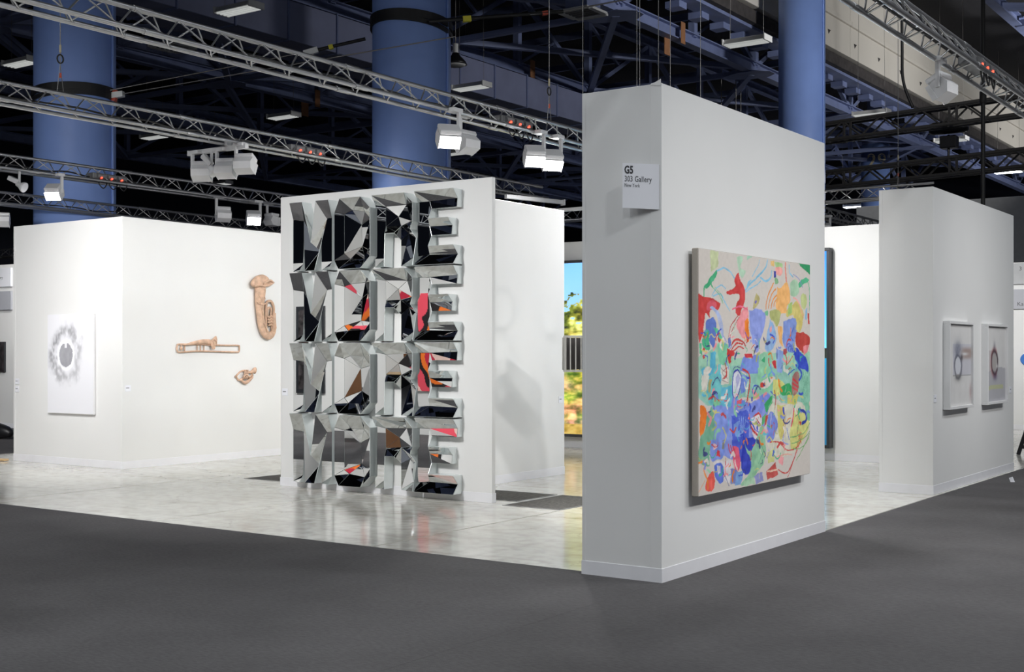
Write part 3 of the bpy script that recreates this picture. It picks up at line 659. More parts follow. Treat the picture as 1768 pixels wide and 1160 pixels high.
# ------------------------------------------------------------------ mirrored letter relief
F, Q = .10, .17          # flat panes lie back, outer edges stand proud
LET = {   # name: points (u, v, depth), outline order, facets
 'M': ({'tl': (0, 1, Q), 'tm': (.33, 1, Q), 'l0': (0, .76, F), 'l1': (.28, .73, F), 'b0': (0, 0, F), 'b1': (.26, 0, Q), 'l2': (.26, .10, F), 'k': (.285, .45, F), 'v0': (.38, 0, .15), 'v1': (.62, 0, .15),
        'r': (.62, .27, .045), 'n': (.56, .40, Q), 'q': (.88, .74, F), 'q2': (1, .75, F), 't0': (.68, 1, Q), 'tr': (1, 1, Q), 'o': (.735, .42, F), 'h': (.74, 0, F), 'g': (1, 0, Q), 'g2': (1, .11, F)},
       'b0 b1 l2 k v0 v1 o h g g2 q2 tr t0 n tm tl l0',
       ['tl l0 l1 tm', 'l0 b0 l2 k l1', 'b0 b1 l2', 'l1 k v0 r', 'tm l1 r n', 'v0 v1 r', 'n r q t0', 't0 q q2 tr', 'r v1 o q', 'q o h g2 q2', 'h g g2']),
 'O': ({'a': (0, .13, F), 'b': (.2, 0, Q), 'c': (.76, 0, Q), 'd': (1, .16, Q), 'e': (1, .84, Q), 'f': (.76, 1, Q), 'g': (.23, 1, Q), 'h': (0, .82, F),
        'p': (.26, .22, F), 'q': (.26, .78, F), 'r': (.64, .62, .055), 's': (.64, .31, .055), 't': (.85, .27, .07), 'u': (.85, .69, .07), 'x': (.40, .82, .085), 'y': (.76, .81, .085), 'w1': (.37, .16, .085), 'w2': (.76, .15, .085)},
       'a b c d e f g h',
       ['g h q x', 'f g x y', 'e f y u', 'x r y', 'q r x', 'y r u', 'p s r q', 's t u r', 't d e u', 'h a p q', 'a b w1 p', 'b c w2 w1', 'c d t w2', 'w1 w2 s', 'p w1 s', 'w2 t s']),
 'R': ({'m': (0, 1, Q), 'l0': (0, .87, F), 'p': (.26, .84, F), 'a': (0, 0, F), 'b': (.31, 0, Q), 'l2': (.27, .13, F), 't': (.27, .56, F), 'c': (.33, .46, Q), 'd': (.56, .46, Q), 'e': (.64, .36, F), 'f': (.64, 0, F), 'g': (1, 0, Q), 'x': (.94, .12, F),
        'h': (1, .38, F), 'i': (.92, .5, .15), 'j': (1, .6, Q), 'k': (1, .86, Q), 'l': (.8, 1, Q), 'q': (.74, .83, .075), 'r': (.84, .62, .07), 's': (.60, .57, .06), 'u': (.77, .44, .05), 'z': (.55, .70, .065)},
       'a b c d e f g h i j k l m l0',
       ['m l0 p', 'm p q l', 'l q k', 'q r j k', 'r i j', 'l0 a l2 t p', 'a b l2', 'l2 b c t', 't c d s', 's d e u', 's u i r', 'u e f x h', 'f g x', 'g h x', 'u h i', 'p t z', 't s z', 's r z', 'r q z', 'q p z']),
 'E': ({'a': (0, 0, Q), 'b': (1, 0, Q), 'c': (1, .25, Q), 'd': (.36, .25, Q), 'e': (.36, .40, F), 'f': (.87, .40, F), 'g': (.87, .62, Q), 'h': (.36, .62, Q), 'i': (.36, .76, F), 'j': (1, .76, F), 'k': (1, 1, Q), 'l': (0, 1, Q),
        's0': (0, .12, F), 's1': (0, .86, F), 'p': (.31, .14, F), 'q': (1, .13, .08), 'r': (.31, .52, F), 's': (.87, .52, .085), 't': (.31, .86, F), 'u': (1, .875, .085)},
       'a b q c d e f s g h i j u k l s1 s0',
       ['s1 s0 p r t', 'l s1 t', 'l t u k', 't i j u', 'h r s g', 'r e f s', 'd p q c', 'a b q p', 'a p s0', 'p d e r', 't r h i']),
}
LX = {'M': (-11.26, -10.605), 'O': (-10.565, -9.935), 'R': (-9.91, -9.285), 'E': (-9.26, -8.69)}
relief = thing('mirror_relief', 'large wall relief of faceted mirrored letters stacked in four rows', 'artwork', (0, 11.50, 0))
fr = random.Random(11)
for row in range(4):
    z1 = 3.55 - row * .872; z0 = z1 - .852
    for ch in 'MORE':
        V, out, fac = LET[ch]; x0, x1 = LX[ch]
        P3 = {}
        keys = out.split()
        for k, (u, v, d) in V.items():
            if k not in keys and d < F: d += fr.uniform(-.018, .018); u += fr.uniform(-.02, .02); v += fr.uniform(-.02, .02)
            P3[k] = Vector((x0 + (x1 - x0) * u, -d, z0 + (z1 - z0) * v))
        mb = MB(); nk = len(keys)
        mb.add([P3[k] + Vector((0, .004, 0)) for k in keys] + [Vector((P3[k].x, 0, P3[k].z)) for k in keys], [(i, (i + 1) % nk, nk + (i + 1) % nk, nk + i) for i in range(nk)])
        body = mb.build('mirror_letter', 'mirror_edge', relief); body['label'] = 'letter %s, row %d from the top' % (ch, row + 1)
        for fk in fac:
            pts = [P3[k] for k in fk.split()]; c = sum(pts, Vector()) / len(pts)
            nrm = (pts[1] - pts[0]).cross(pts[2] - pts[0]).normalized()
            if nrm.y > 0: nrm = -nrm
            top = [p + (c - p).normalized() * .0035 for p in pts]; bot = [p - nrm * .006 for p in top]
            n = len(pts)
            tris = [(0, i, i + 1) for i in range(1, n - 1)]
            f = tris + [(i, (i + 1) % n, n + (i + 1) % n, n + i) for i in range(n)]
            o = mesh('facet', top + bot, f, 'mirror', body)
            me = o.data; me.materials.append(M['mirror_edge'])
            for q, pl in enumerate(me.polygons): pl.material_index = 0 if q < len(tris) else 1

# ------------------------------------------------------------------ painted pictures (colour held on the canvas surface)
def noise2(shape, cells, seed):
    g = np.random.RandomState(seed).rand(cells + 2, cells + 2)
    y = np.linspace(0, cells, shape[0]); x = np.linspace(0, cells, shape[1])
    yi = y.astype(int); xi = x.astype(int); fy = (y - yi)[:, None]; fx = (x - xi)[None, :]
    fy = fy * fy * (3 - 2 * fy); fx = fx * fx * (3 - 2 * fx)
    return g[yi][:, xi] * (1 - fy) * (1 - fx) + g[yi + 1][:, xi] * fy * (1 - fx) + g[yi][:, xi + 1] * (1 - fy) * fx + g[yi + 1][:, xi + 1] * fy * fx
def fbm(shape, cells, seed, oct=4):
    o = np.zeros(shape); a = .5
    for k in range(oct): o += a * noise2(shape, cells * 2 ** k, seed + k); a *= .5
    return o / (1 - .5 ** oct)
def picture(name, rgb, org, du, dv, m, parent):
    """rgb[h,w,3] sRGB, row 0 at the bottom; a fine mesh whose points carry the paint."""
    h, w, _ = rgb.shape; org, du, dv = np.array(org), np.array(du), np.array(dv)
    uu, vv = np.meshgrid(np.linspace(0, 1, w), np.linspace(0, 1, h))
    co = org + uu[..., None] * du + vv[..., None] * dv
    me = bpy.data.meshes.new(name)
    idx = np.arange(h * w).reshape(h, w)
    quads = np.stack([idx[:-1, :-1], idx[:-1, 1:], idx[1:, 1:], idx[1:, :-1]], -1).reshape(-1, 4)
    me.vertices.add(h * w); me.vertices.foreach_set('co', co.reshape(-1))
    me.loops.add(quads.size); me.loops.foreach_set('vertex_index', quads.reshape(-1))
    me.polygons.add(len(quads)); me.polygons.foreach_set('loop_start', np.arange(0, quads.size, 4))
    me.update()
    at = me.color_attributes.new('paint', 'FLOAT_COLOR', 'POINT')
    c = np.clip(rgb, 0, 1); l = np.where(c <= .04045, c / 12.92, ((c + .055) / 1.055) ** 2.4)
    at.data.foreach_set('color', np.concatenate([l, np.ones((h, w, 1))], -1).astype(np.float32).reshape(-1))
    me.materials.append(M[m]); o = link(bpy.data.objects.new(name, me)); o.parent = parent
    return o
def fill_poly(U, V, pts):
    ins = np.zeros(U.shape, bool); n = len(pts)
    for i in range(n):
        (x1, y1), (x2, y2) = pts[i], pts[(i + 1) % n]
        if y1 == y2: continue
        ins ^= ((y1 > V) != (y2 > V)) & (U < (x2 - x1) * (V - y1) / (y2 - y1) + x1)
    return ins
def stroke(U, V, pts, w, asp):
    d = np.full(U.shape, 1e9)
    for (x1, y1), (x2, y2) in zip(pts[:-1], pts[1:]):
        ax, ay = (U - x1) * asp, V - y1; bx, by = (x2 - x1) * asp, y2 - y1
        t = np.clip((ax * bx + ay * by) / (bx * bx + by * by + 1e-9), 0, 1)
        d = np.minimum(d, np.hypot(ax - t * bx, ay - t * by))
    return d < w * .5
def smooth2(pts):
    return [(p.x, p.y) for p in curve_pts([(a, b, 0) for a, b in pts], 5)] if len(pts) > 2 else pts

ART = """9fd0b4 0 2,565 121,607 193,617 239,578 334,558 494,573 620,578 729,588 997,577 995,489 1,505
8fc6b4 0 6,528 436,523 587,521 996,494 999,344 813,335 519,384 271,373 108,360 4,403
8493dd 0 108,364 434,366 607,381 583,296 516,194 430,158 267,130 106,208
d9d6c4 0 606,349 813,335 999,344 996,229 882,123 646,109 570,190
c5cfa0 0 92,996 153,998 157,941 94,918
3fae7a 0 85,894 148,929 143,907 93,861 53,845
b4d6ba 0 307,996 351,997 340,949 384,932 359,910 321,923
a3cfb4 0 390,997 455,997 430,985 395,982
86c4e2 7 148,922 189,934 235,922 291,891
86c4e2 5 501,993 490,964 439,910
86c4e2 9 574,995 552,953 459,896 373,851
86c4e2 9 616,946 605,914 551,899 510,909
86c4e2 5 510,894 458,866 373,841
86c4e2 5 106,819 142,850 179,859 211,843
86c4e2 6 115,815 169,822 205,790 246,753
86c4e2 7 783,989 787,952 821,932
86c4e2 0 373,851 403,883 438,890 398,867
43ae7b 9 44,812 49,850 89,866 111,853
6bb98c 4 111,853 160,822 191,785
6bb98c 3 129,854 178,818 187,789
e9913f 8 565,778 577,835 631,890
e9913f 8 589,784 609,837 652,865
e9913f 8 613,780 630,817 663,839
e9913f 8 640,786 646,807 668,824
cc3432 0 3,826 49,812 106,808 173,786 141,759 92,762 96,729 61,747 47,681 25,639 0,634
d9596a 0 70,790 114,801 141,783 109,758 70,761
cf3535 0 316,922 330,899 354,880 373,841 372,796 352,761 327,736 298,745 309,784 328,810 300,833 219,817 215,829 291,862 282,886
ee8d7a 13 746,995 747,933 768,844
f5b76d 0 663,876 702,873 747,907 775,881 790,823 756,790 744,763 667,766
ecc37a 0 606,995 644,995 643,969 606,972
a9cf8f 0 644,990 715,992 715,968 660,965
f5a9a0 0 649,964 693,970 714,953 692,935 659,939
2f35a0 0 632,947 654,949 653,922 635,916
86b889 0 643,922 670,918 675,897 642,880
2b9a62 0 881,996 995,992 1000,948 946,967 910,976
4ab583 0 873,903 909,927 957,935 993,920 932,909 879,887
4ab583 6 957,935 992,892 996,787
8a96c8 5 827,943 885,925 920,889
a9cfae 0 787,909 850,920 873,903 878,860 837,841 791,856
d6c672 0 836,814 883,822 929,774 928,736 891,670 845,691 823,749 766,742 744,763 790,791
a9cc7a 0 767,801 813,814 812,765 766,742
c4d08c 0 907,861 955,863 966,819 930,796 901,822
f3a9a0 7 825,836 883,816 929,747
f2969c 0 396,782 406,738 400,703 375,652 336,657 302,691 317,725 357,756
ee6f8c 8 270,763 328,775 396,767
ee7f1f 0 376,712 405,728 415,688 404,633 379,652
8f9fe6 0 406,768 549,762 537,690 505,629 484,588 453,598 434,643 425,698
b9ae74 0 478,836 508,802 467,770 441,779 457,810
6a62b8 0 469,810 486,803 469,790 459,800
b3b873 0 602,769 689,767 699,735 665,693 633,713 601,738
7fc79a 0 549,767 586,774 580,743 554,747
f5b76d 0 676,703 721,704 724,609 686,630
8cb0dd 0 601,733 654,666 631,598 556,598 579,670
eda0a0 0 595,691 617,697 616,676 598,673
7f97da 0 732,726 846,739 845,691 862,675 843,599 808,577 752,599 730,630
bf3b33 0 856,675 987,660 986,610 961,577 913,588 867,610
ef8f97 0 926,610 986,616 979,577 931,572
c8423c 0 977,776 996,771 994,710 978,709
7fb8dc 0 948,786 972,798 964,731 950,731
2f47c6 0 831,583 867,599 960,555 995,494 935,495 876,507
a9b8e0 9 92,767 141,745 167,693 189,636
a9b8e0 9 102,767 151,745 177,693 189,636
a9b8e0 9 111,767 161,745 187,693 189,636
5672c4 0 69,719 131,725 144,673 134,626 107,602 90,625 64,681
3db280 0 24,625 55,672 90,668 85,602 50,597
55b98a 0 3,620 24,620 19,569 2,574
57c391 0 117,682 153,678 185,641 166,631
c8322f 0 29,641 39,651 48,641 39,632
c8322f 0 27,599 37,609 46,599 37,590
c8322f 0 22,565 32,574 41,564 32,555
7cc9a4 0 148,607 203,626 239,598 238,535 174,526 152,564
57b4d5 0 85,588 129,583 128,503 84,503
cf4a38 0 153,635 189,633 184,617 157,619
d0302f 0 225,597 286,588 286,573 262,564 262,542 243,544
c9423f 9 244,598 287,627 345,632 379,613
c9423f 7 263,595 306,617 354,618
c9423f 6 277,588 325,605 364,598
bd4648 5 313,735 260,695 235,641
bd4648 4 325,731 278,685 248,636
6f7fc8 0 231,641 259,644 263,602 235,602
7a8fe0 0 343,534 373,563 422,553 453,578 494,563 482,497 333,499
cc2f3a 0 373,573 433,578 443,558 383,558
8fc9a6 0 494,573 556,588 620,578 597,495 492,497
2f9f6a 0 514,547 556,567 555,532
cf2f3a 0 619,547 662,546 667,510 640,515
8fa8e0 0 663,598 729,588 722,493 672,499
3a4fc0 5 757,583 769,615 809,610 831,577
3a4fc0 5 774,583 786,607 809,601 823,577
3a4fc0 5 791,583 803,599 809,593 814,577
b04a50 0 724,599 752,604 763,577 729,572
ded8cd 0 28,518 83,527 82,463 45,411 23,455
6cc0c4 0 82,498 176,526 174,362 108,360 72,390
ded8cd 0 172,526 249,525 238,450 175,451
a08080 3 176,516 224,495 185,471 233,455
a08080 3 234,520 186,501 229,475
5fb9d3 0 175,441 267,439 271,347 174,362
c8505a 5 203,408 228,407 227,382 203,383 203,408
8ccf9f 0 113,384 165,382 160,357 118,359
b8a668 0 82,468 102,470 90,409 72,415
dcdce6 0 283,494 313,504 343,473 337,432 301,387 271,398 267,444
3a3fae 8 283,494 313,504 343,473 337,432 301,382 271,398 267,444 283,494
a9a9d0 0 313,489 332,463 301,412 297,463
7f8fe0 0 271,388 433,356 519,389 607,381 518,310 432,304 270,307
6f86d8 0 343,467 394,456 382,405 341,396
c23a3c 11 353,508 404,492 419,445 392,368
e3d6d2 6 343,498 384,482 402,445 384,394
df5a68 0 311,371 351,375 340,339 315,345
8fcda6 0 479,522 609,521 618,413 541,394 498,438
ded6d0 0 520,448 631,472 653,461 585,419 530,421
c8342b 0 520,450 563,436 558,423 520,426
ea8a40 0 608,470 631,471 625,459 608,461
f09aa2 0 435,429 477,417 508,379 476,370
4a50b8 0 434,392 453,389 449,371 436,374
d8d880 0 636,456 699,460 733,431 686,389 629,380
2fa35c 0 687,427 792,435 839,389 850,367 767,381 697,394
39a965 0 551,346 629,380 628,342 572,307
a8746e 0 816,468 865,484 895,455 881,394 850,367 815,390
d04046 9 822,457 876,433
d04046 9 822,438 876,414
d04046 9 821,418 875,394
8fc8ae 0 890,506 989,482 999,350 935,329 888,405
4a9a78 3 902,495 938,432 911,347
4a9a78 3 927,495 950,431 923,347
4a9a78 3 952,494 963,431 936,346
4a9a78 3 977,494 975,431 948,346
3a55c4 14 853,518 914,483 889,450
b8332f 7 641,404 657,363 645,320
ef7a22 0 8,369 53,357 66,322 47,265 7,249
e58a3a 0 6,201 28,189 15,161
25283a 0 80,336 97,333 94,319 83,322
74b193 0 62,318 108,355 116,232 92,175 86,107 6,153 7,239 52,265
8499e4 0 113,354 266,348 269,231 200,206 139,215 116,271
4a5fd0 0 270,307 402,321 410,212 369,194 357,123 287,119 268,201
7da0e0 0 289,276 329,283 319,238 359,215 298,219
8fb0e8 5 325,304 339,257 349,216
8fb0e8 5 343,303 348,257 349,216
8fb0e8 5 361,302 357,256 349,216
8fb0e8 5 380,301 367,256 349,216
2c3bb8 0 369,204 483,186 472,124 407,56 346,83 348,154
e9dfe0 0 432,293 496,316 528,278 505,205 452,198
c83a3f 12 417,294 442,241 484,212
c83a3f 9 453,303 496,311 517,294
5a6fd0 7 432,278 463,239 495,227
c83a3f 6 474,291 517,257
5bb274 0 528,288 572,307 560,265 527,251
c04a3a 0 561,292 588,296 571,254 556,250
92c7a0 0 358,189 430,148 516,247 560,223 546,96 470,50 407,15 345,6 429,86
6aa888 5 473,197 536,150 492,90
7184d8 0 588,296 628,305 672,264 665,216 614,176 570,201
b06a70 0 607,257 629,251 621,238 606,244
d6ce78 0 673,335 731,327 741,255 716,185 682,204
dcd070 0 767,381 887,371 862,332 766,337
c89a50 4 696,329 729,256 705,192
c89a50 4 715,328 739,255 723,190
c89a50 4 733,327 748,255 742,189
d5d480 0 813,307 960,300 984,241 932,165 809,129 799,207
7fc0a0 0 936,346 992,344 990,252 959,266
2f409f 16 879,309 941,298 959,260 915,245
c02f35 0 878,253 903,252 896,229
e0606a 12 831,317 806,240
5a70c8 6 764,232 786,175
d0524e 6 603,177 682,171 774,126 882,146 908,200
d0524e 7 679,47 760,23 845,98 895,201
d0524e 4 771,5 844,93 933,199
d0524e 4 885,281 871,203 913,149
7fb070 5 798,185 933,199 996,246
7fb070 5 810,157 944,175 996,206
7fb070 5 821,134 931,131 989,178
7fb070 5 856,75 931,125 995,195
c5504a 0 567,57 657,92 679,20 566,7
e8c0a8 9 578,51 668,48
e8b0a0 6 658,108 761,111 809,101
cfd28a 0 569,137 647,141 646,93 579,93
4a60c0 0 624,138 644,131 635,110 622,116
f0a0a4 0 680,117 726,102 714,71 686,84
ea5d78 0 268,181 318,172 337,104 296,67 277,119
cf3a44 8 234,193 248,162 282,147
cf3a44 8 253,187 268,161 282,142
cf3a44 8 273,180 287,159 282,137
7a92e0 0 88,214 172,203 200,176 171,139 105,134
d0323c 0 138,171 162,171 161,144 138,146
eec0c4 0 115,202 134,206 136,181 115,178
8a8a80 0 181,217 201,218 198,181 183,182
ddd8dd 0 114,124 199,131 257,126 266,70 246,32 198,47
5570d4 0 123,113 170,119 199,86 193,42 160,33 127,64
cfcbe0 0 137,107 166,109 170,79 151,71
3a3f80 4 189,82 217,50 241,17
7a80c0 0 247,92 306,76 295,12 256,21
7da6dd 0 296,72 367,71 345,6 295,4
3a4ac0 0 357,113 408,113 413,77 366,65
ee5a4e 0 68,75 114,94 122,40 103,12 58,27
ee8a38 9 5,138 59,138 41,101 67,65 76,25
ee8a38 3 4,14 49,62
8e92c8 0 449,42 524,51 534,7 469,-2
a9cfae 0 366,25 449,37 459,-1 376,3"""
def abstract(w=300, h=400):
    U, V = np.meshgrid(np.linspace(0, 1000, w), np.linspace(0, 1000, h))
    Uw = U + (fbm((h, w), 14, 3) - .5) * 34; Vw = V + (fbm((h, w), 14, 9) - .5) * 34
    img = np.ones((h, w, 3)) * np.array([.835, .805, .775]) + ((fbm((h, w), 90, 5, 2) - .5) * .03)[..., None]
    brush = (fbm((h, w), 40, 21) - .5); streak = (noise2((h, w), 60, 33) - .5)
    asp = 1.19; r = random.Random(5)
    def put(mask, hx, a=1.0):
        c = np.array([int(hx[i:i + 2], 16) / 255 for i in (0, 2, 4)])
        img[mask] = img[mask] * (1 - a) + a * np.clip(c + (brush * .16 + streak * .05)[mask][:, None], 0, 1)
    lines = [l.split() for l in ART.strip().split('\n')]
    pal = ['7a8fe0', '2f47c6', 'c9423f', '8fcda6', '3db280', 'ee7f1f', 'f2969c', 'd6ce78', '57b4d5', 'e9e2da', '3a3f80', 'b3b873']
    for k, l in enumerate(lines):
        pts = [tuple(int(q) for q in p.split(',')) for p in l[2:]]; wd = int(l[1])
        if wd == 0:
            sp = smooth2(pts + [pts[0]]) if len(pts) > 4 else pts
            put(fill_poly(Uw, Vw, sp), l[0], .95)
        else: put(stroke(U * .5 + Uw * .5, V * .5 + Vw * .5, smooth2(pts), wd, asp), l[0])
    for k in range(240):      # small brush marks that crowd the lower two thirds
        x = r.uniform(20, 960); y = 60 + 600 * r.random() ** .85
        if x > 780 and y < 230: continue
        a = r.uniform(0, 6.28); s = r.uniform(18, 62); b = r.uniform(-1, 1)
        pts = [(x, y), (x + s * math.cos(a) * .5, y + s * math.sin(a) * .5), (x + s * math.cos(a + b), y + s * math.sin(a + b))]
        put(stroke(Uw, Vw, smooth2(pts), r.choice([4, 5, 6, 9, 14]), asp), r.choice(pal), .9)
    return img
pa = thing('abstract_painting', 'large abstract canvas crowded with red, blue, green and yellow shapes on linen', 'painting', (-4.37, 8.62, .60))
PX, PY, PZ = .085, 2.24, 1.88
MB().bbox(.03, PX - .0005, 0, PY, 0, PZ, .006).build('stretched_linen', 'linen', pa)
MB().box(0, .03, .18, PY - .18, .18, PZ - .18).build('backing_frame', 'canvas_edge', pa)
picture('painted_surface', abstract(), (PX + .0008, .004, .004), (0, PY - .008, 0), (0, 0, PZ - .008), 'paint', pa)

def smoky(w=110, h=150):
    U, V = np.meshgrid(np.linspace(-16.76, -15.65, w), np.linspace(.775, 2.265, h))
    n = fbm((h, w), 9, 41); n2 = fbm((h, w), 22, 47)
    x = (U + 16.31); y = (V - 1.655); r = np.hypot(x / .165, y / .18) + (n2 - .5) * .14
    ang = np.arctan2(y, x); ring = np.exp(-((r - 1.95 + (n - .5) * 1.3) / .46) ** 2) * np.clip((n2 * .7 + noise2((h, w), 30, 3) * .6 - .25) * 1.9, 0, 1)
    ring *= .85 + .25 * np.cos(ang - 2.4)
    core = (r < 1) & ~((abs(x + .0) < .028) & (y > .11))
    base = np.ones((h, w, 3)) * np.array([.925, .925, .945])
    base -= (ring * .30)[..., None]; halo = np.exp(-((r - 1.18) / .12) ** 2); base += (halo * .12)[..., None]
    base[core] = np.array([.62, .62, .645]) + ((n2 - .5) * .08)[core][:, None]
    return np.clip(base, 0, .97)
cv = thing('smoky_canvas', 'white canvas with grey smoky ring on the corner wall', 'painting', (-16.76, 11.77, .775))
MB().bbox(0, 1.11, -.0395, -.005, 0, 1.49, .004).build('stretched_canvas', 'canvas_edge', cv); MB().box(.1, 1.0, -.006, 0, .1, 1.4).build('stretcher_bar', 'wood', cv)
picture('painted_surface', smoky(), (.003, -.0402, .003), (1.104, 0, 0), (0, 0, 1.484), 'paint', cv)

def drawing(kind, n=90):
    U, V = np.meshgrid(np.linspace(0, 1, n), np.linspace(0, 1, n)); N = fbm((n, n), 8, 60 + kind); N2 = fbm((n, n), 26, 70 + kind)
    img = np.ones((n, n, 3)) * np.array([.93, .925, .92]) + ((N - .5) * .05)[..., None]
    def blend(a, c):
        a = np.clip(a, 0, 1)[..., None]; img[:] = img * (1 - a) + np.array(c) * a
    if kind == 0:
        blend(((U > .2) & (V > .37) & (V < .755)) * .55, (.80, .80, .86))
        cx, cy = .42, .49; r = np.hypot((U - cx) / .14, (V - cy) / .125)
        blend(np.exp(-((r - 1.12 + (N - .5) * .5) / .22) ** 2) * .75, (.33, .34, .40)); blend(np.exp(-((U - .42) / .16) ** 2 - ((V - .69) / .10) ** 2) * .75 * (N2 + .4), (.42, .44, .52))
        blend(np.exp(-((U - .85) / .28) ** 4 - ((V - .645) / .07) ** 4) * .8, (.66, .56, .52)); blend(np.exp(-((U - .72) / .16) ** 2 - ((V - .635) / .02) ** 2), (.93, .93, .94))
        blend(np.exp(-((U - .42) / .14) ** 2 - ((V - .35) / .05) ** 2) * .6, (.45, .44, .43)); blend(np.exp(-((U - .58) / .05) ** 2 - ((V - .59) / .04) ** 2) * .8, (.28, .25, .27)); blend(np.exp(-((U - 1.0) / .06) ** 2 - ((V - .16) / .10) ** 2) * .6, (.66, .5, .5))
        blend((abs(V - .372) < .006) * (U > .2) * .5, (.5, .5, .48))
        blend((r < .86) * .9, (.89, .90, .93))
    else:
        blend((V < .40 + .05 * np.sin(U * 3) + (U - .5) * .06) * .6, (.66, .66, .70)); blend(((U < .45) & (V > .4) & (V < .68)) * .3, (.66, .58, .60))
        cx, cy = .42, .52; r = np.hypot((U - cx) / .15, (V - cy) / .145)
        blend(np.exp(-((r - 1.05 + (N - .5) * .3) / .20) ** 2) * .92, (.22, .15, .18)); blend(np.exp(-((r - 1.25) / .22) ** 2) * .4 * (U < .55), (.75, .40, .40))
        blend(np.exp(-((U - .42) / .05) ** 2 - ((V - .72) / .07) ** 2) * .5, (.35, .35, .42)); blend(np.exp(-((U - .45) / .10) ** 2 - ((V - .33) / .05) ** 2) * .6, (.33, .30, .45))
        blend((r < .8) * .85, (.72, .70, .69)); blend((abs(V - .175 - .02 * np.sin(U * 3)) < .028) * (U < .88) * .6, (.82, .84, .58)); blend(np.exp(-((U - .56) / .035) ** 2 - ((V - .47) / .03) ** 2), (.94, .94, .94))
    return np.clip(img * .90, 0, 1)
for k, (y0, lab) in enumerate(((15.55, 'white box-framed drawing with pale oval and brown smudge'), (17.31, 'white box-framed drawing with dark red ring and yellow stripe'))):
    e = thing('framed_drawing', lab, 'framed picture', (-4.45, y0, .995)); S = 1.08; t = .035; D = .085
    MB().bbox(0.004, .05, .01, S - .01, .01, S - .01, .003).build('backing_board', 'whiteframe', e)
    for a in ((0, S, 0, t), (0, S, S - t, S), (0, t, t, S - t), (S - t, S, t, S - t)):
        MB().bbox(0, D, a[0], a[1], a[2], a[3], .003).build('frame_rail', 'whiteframe', e)
    picture('drawn_sheet', drawing(k), (.052, t, t), (0, S - 2 * t, 0), (0, 0, S - 2 * t), 'paint', e)

def landscape(w=330, h=210):
    U, V = np.meshgrid(np.linspace(0, 1, w), np.linspace(0, 1, h)); n = fbm((h, w), 14, 81, 5); n2 = fbm((h, w), 40, 91, 4); n3 = fbm((h, w), 9, 95, 3)
    img = np.zeros((h, w, 3)); sky = np.stack([.50 + .33 * (1 - V), .76 + .16 * (1 - V), .97 + 0 * V], -1); img[:] = sky
    top = .80 + (n3 - .5) * .5 - np.clip(U - .45, 0, 1) * .9
    tree = (V < top - (n2 - .5) * .35)
    fol = np.stack([.30 + .62 * n2 + .25 * (n - .5), .36 + .50 * n2, .10 + .28 * n2], -1); fol += (((n2 - .5) * 2.2))[..., None] * .45; img[tree] = fol[tree]
    bank = V < .40 + (n3 - .5) * .12; wa = np.stack([.62 + .55 * (n2 - .35), .56 + .55 * (n - .4), .34 + .6 * (n3 - .4)], -1) + ((n2 - .5) * .9)[..., None]; img[bank] = wa[bank]
    lo = V < .06; img[lo] = np.array([.74, .62, .30]) + ((n2 - .5) * .5)[lo][:, None]
    sea = (U > .72) & (V < .46); img[sea] = np.stack([.06 + .12 * n2, .38 + .3 * V, .52 + .35 * V], -1)[sea]
    dk = (U > .6) & (abs(V - .475) < .03); img[dk] = np.array([.05, .08, .05]) + (n2 * .15)[dk][:, None]
    sk = (U > .72) & (V > .5); img[sk] = np.stack([.12 + .35 * (1 - V) * 1.6, .45 + .5 * (1 - V) * 1.3, .80 + .2 * (1 - V)], -1)[sk]
    return np.clip(img, 0, 1)
e = thing('light_box', 'wide backlit landscape photograph with autumn trees, pond and blue sky', 'light box', (-12.75, 19.08, .20))
LW, LH, LD = 5.60, 3.12, .16; t = .05
for a in ((0, LW, 0, t), (0, LW, LH - t, LH), (0, t, t, LH - t), (LW - t, LW, t, LH - t)): MB().bbox(a[0], a[1], -LD, 0, a[2], a[3], .004).build('frame_rail', 'blackframe', e)
picture('backlit_film', landscape(), (t, -LD + .012, t), (LW - 2 * t, 0, 0), (0, 0, LH - 2 * t), 'lightbox', e)

def banded(w=120, h=120):      # banded picture across the aisle, seen in the mirrors
    U, V = np.meshgrid(np.linspace(0, 1, w), np.linspace(0, 1, h)); n = fbm((h, w), 3, 12, 3)
    r = np.hypot(U - .45, (V - .5) * 1.0) * 9 + n * 5; k = np.floor(r).astype(int) % 5
    pal = np.array([[.86, .42, .12], [.08, .06, .07], [.85, .28, .35], [.93, .80, .76], [.70, .12, .22]]); return pal[k]
e = thing('banded_print', 'orange, black and pink banded print across the aisle, seen in mirrors', 'picture', (-15.6, 2.60, .9))
MB().bbox(-1.0, 1.0, 0, .05, 0, 2.0, .004).build('panel', 'canvas_edge', e); picture('printed_sheet', banded(), (1.0, .051, 0), (-2.0, 0, 0), (0, 0, 2.0), 'paint', e)
e = thing('dark_print', 'dark portrait print across the aisle, seen in mirrors', 'picture', (-19.4, 2.60, .8)); MB().bbox(-.42, .42, 0, .05, 0, 1.9, .004).build('frame', 'blackframe', e); MB().bbox(-.34, .34, .05, .055, .08, 1.82, .001).build('sheet', 'darkpic', e)
e = thing('wooden_crate', 'brown wooden counter across the aisle, seen in mirrors', 'counter', (-12.6, 3.4, 0.006)); MB().bbox(-.7, .7, -.35, .35, 0, 1.0, .01).build('body', 'orange', e); MB().bbox(-.74, .74, -.39, .39, 1.0, 1.05, .008).build('top', 'wood', e)

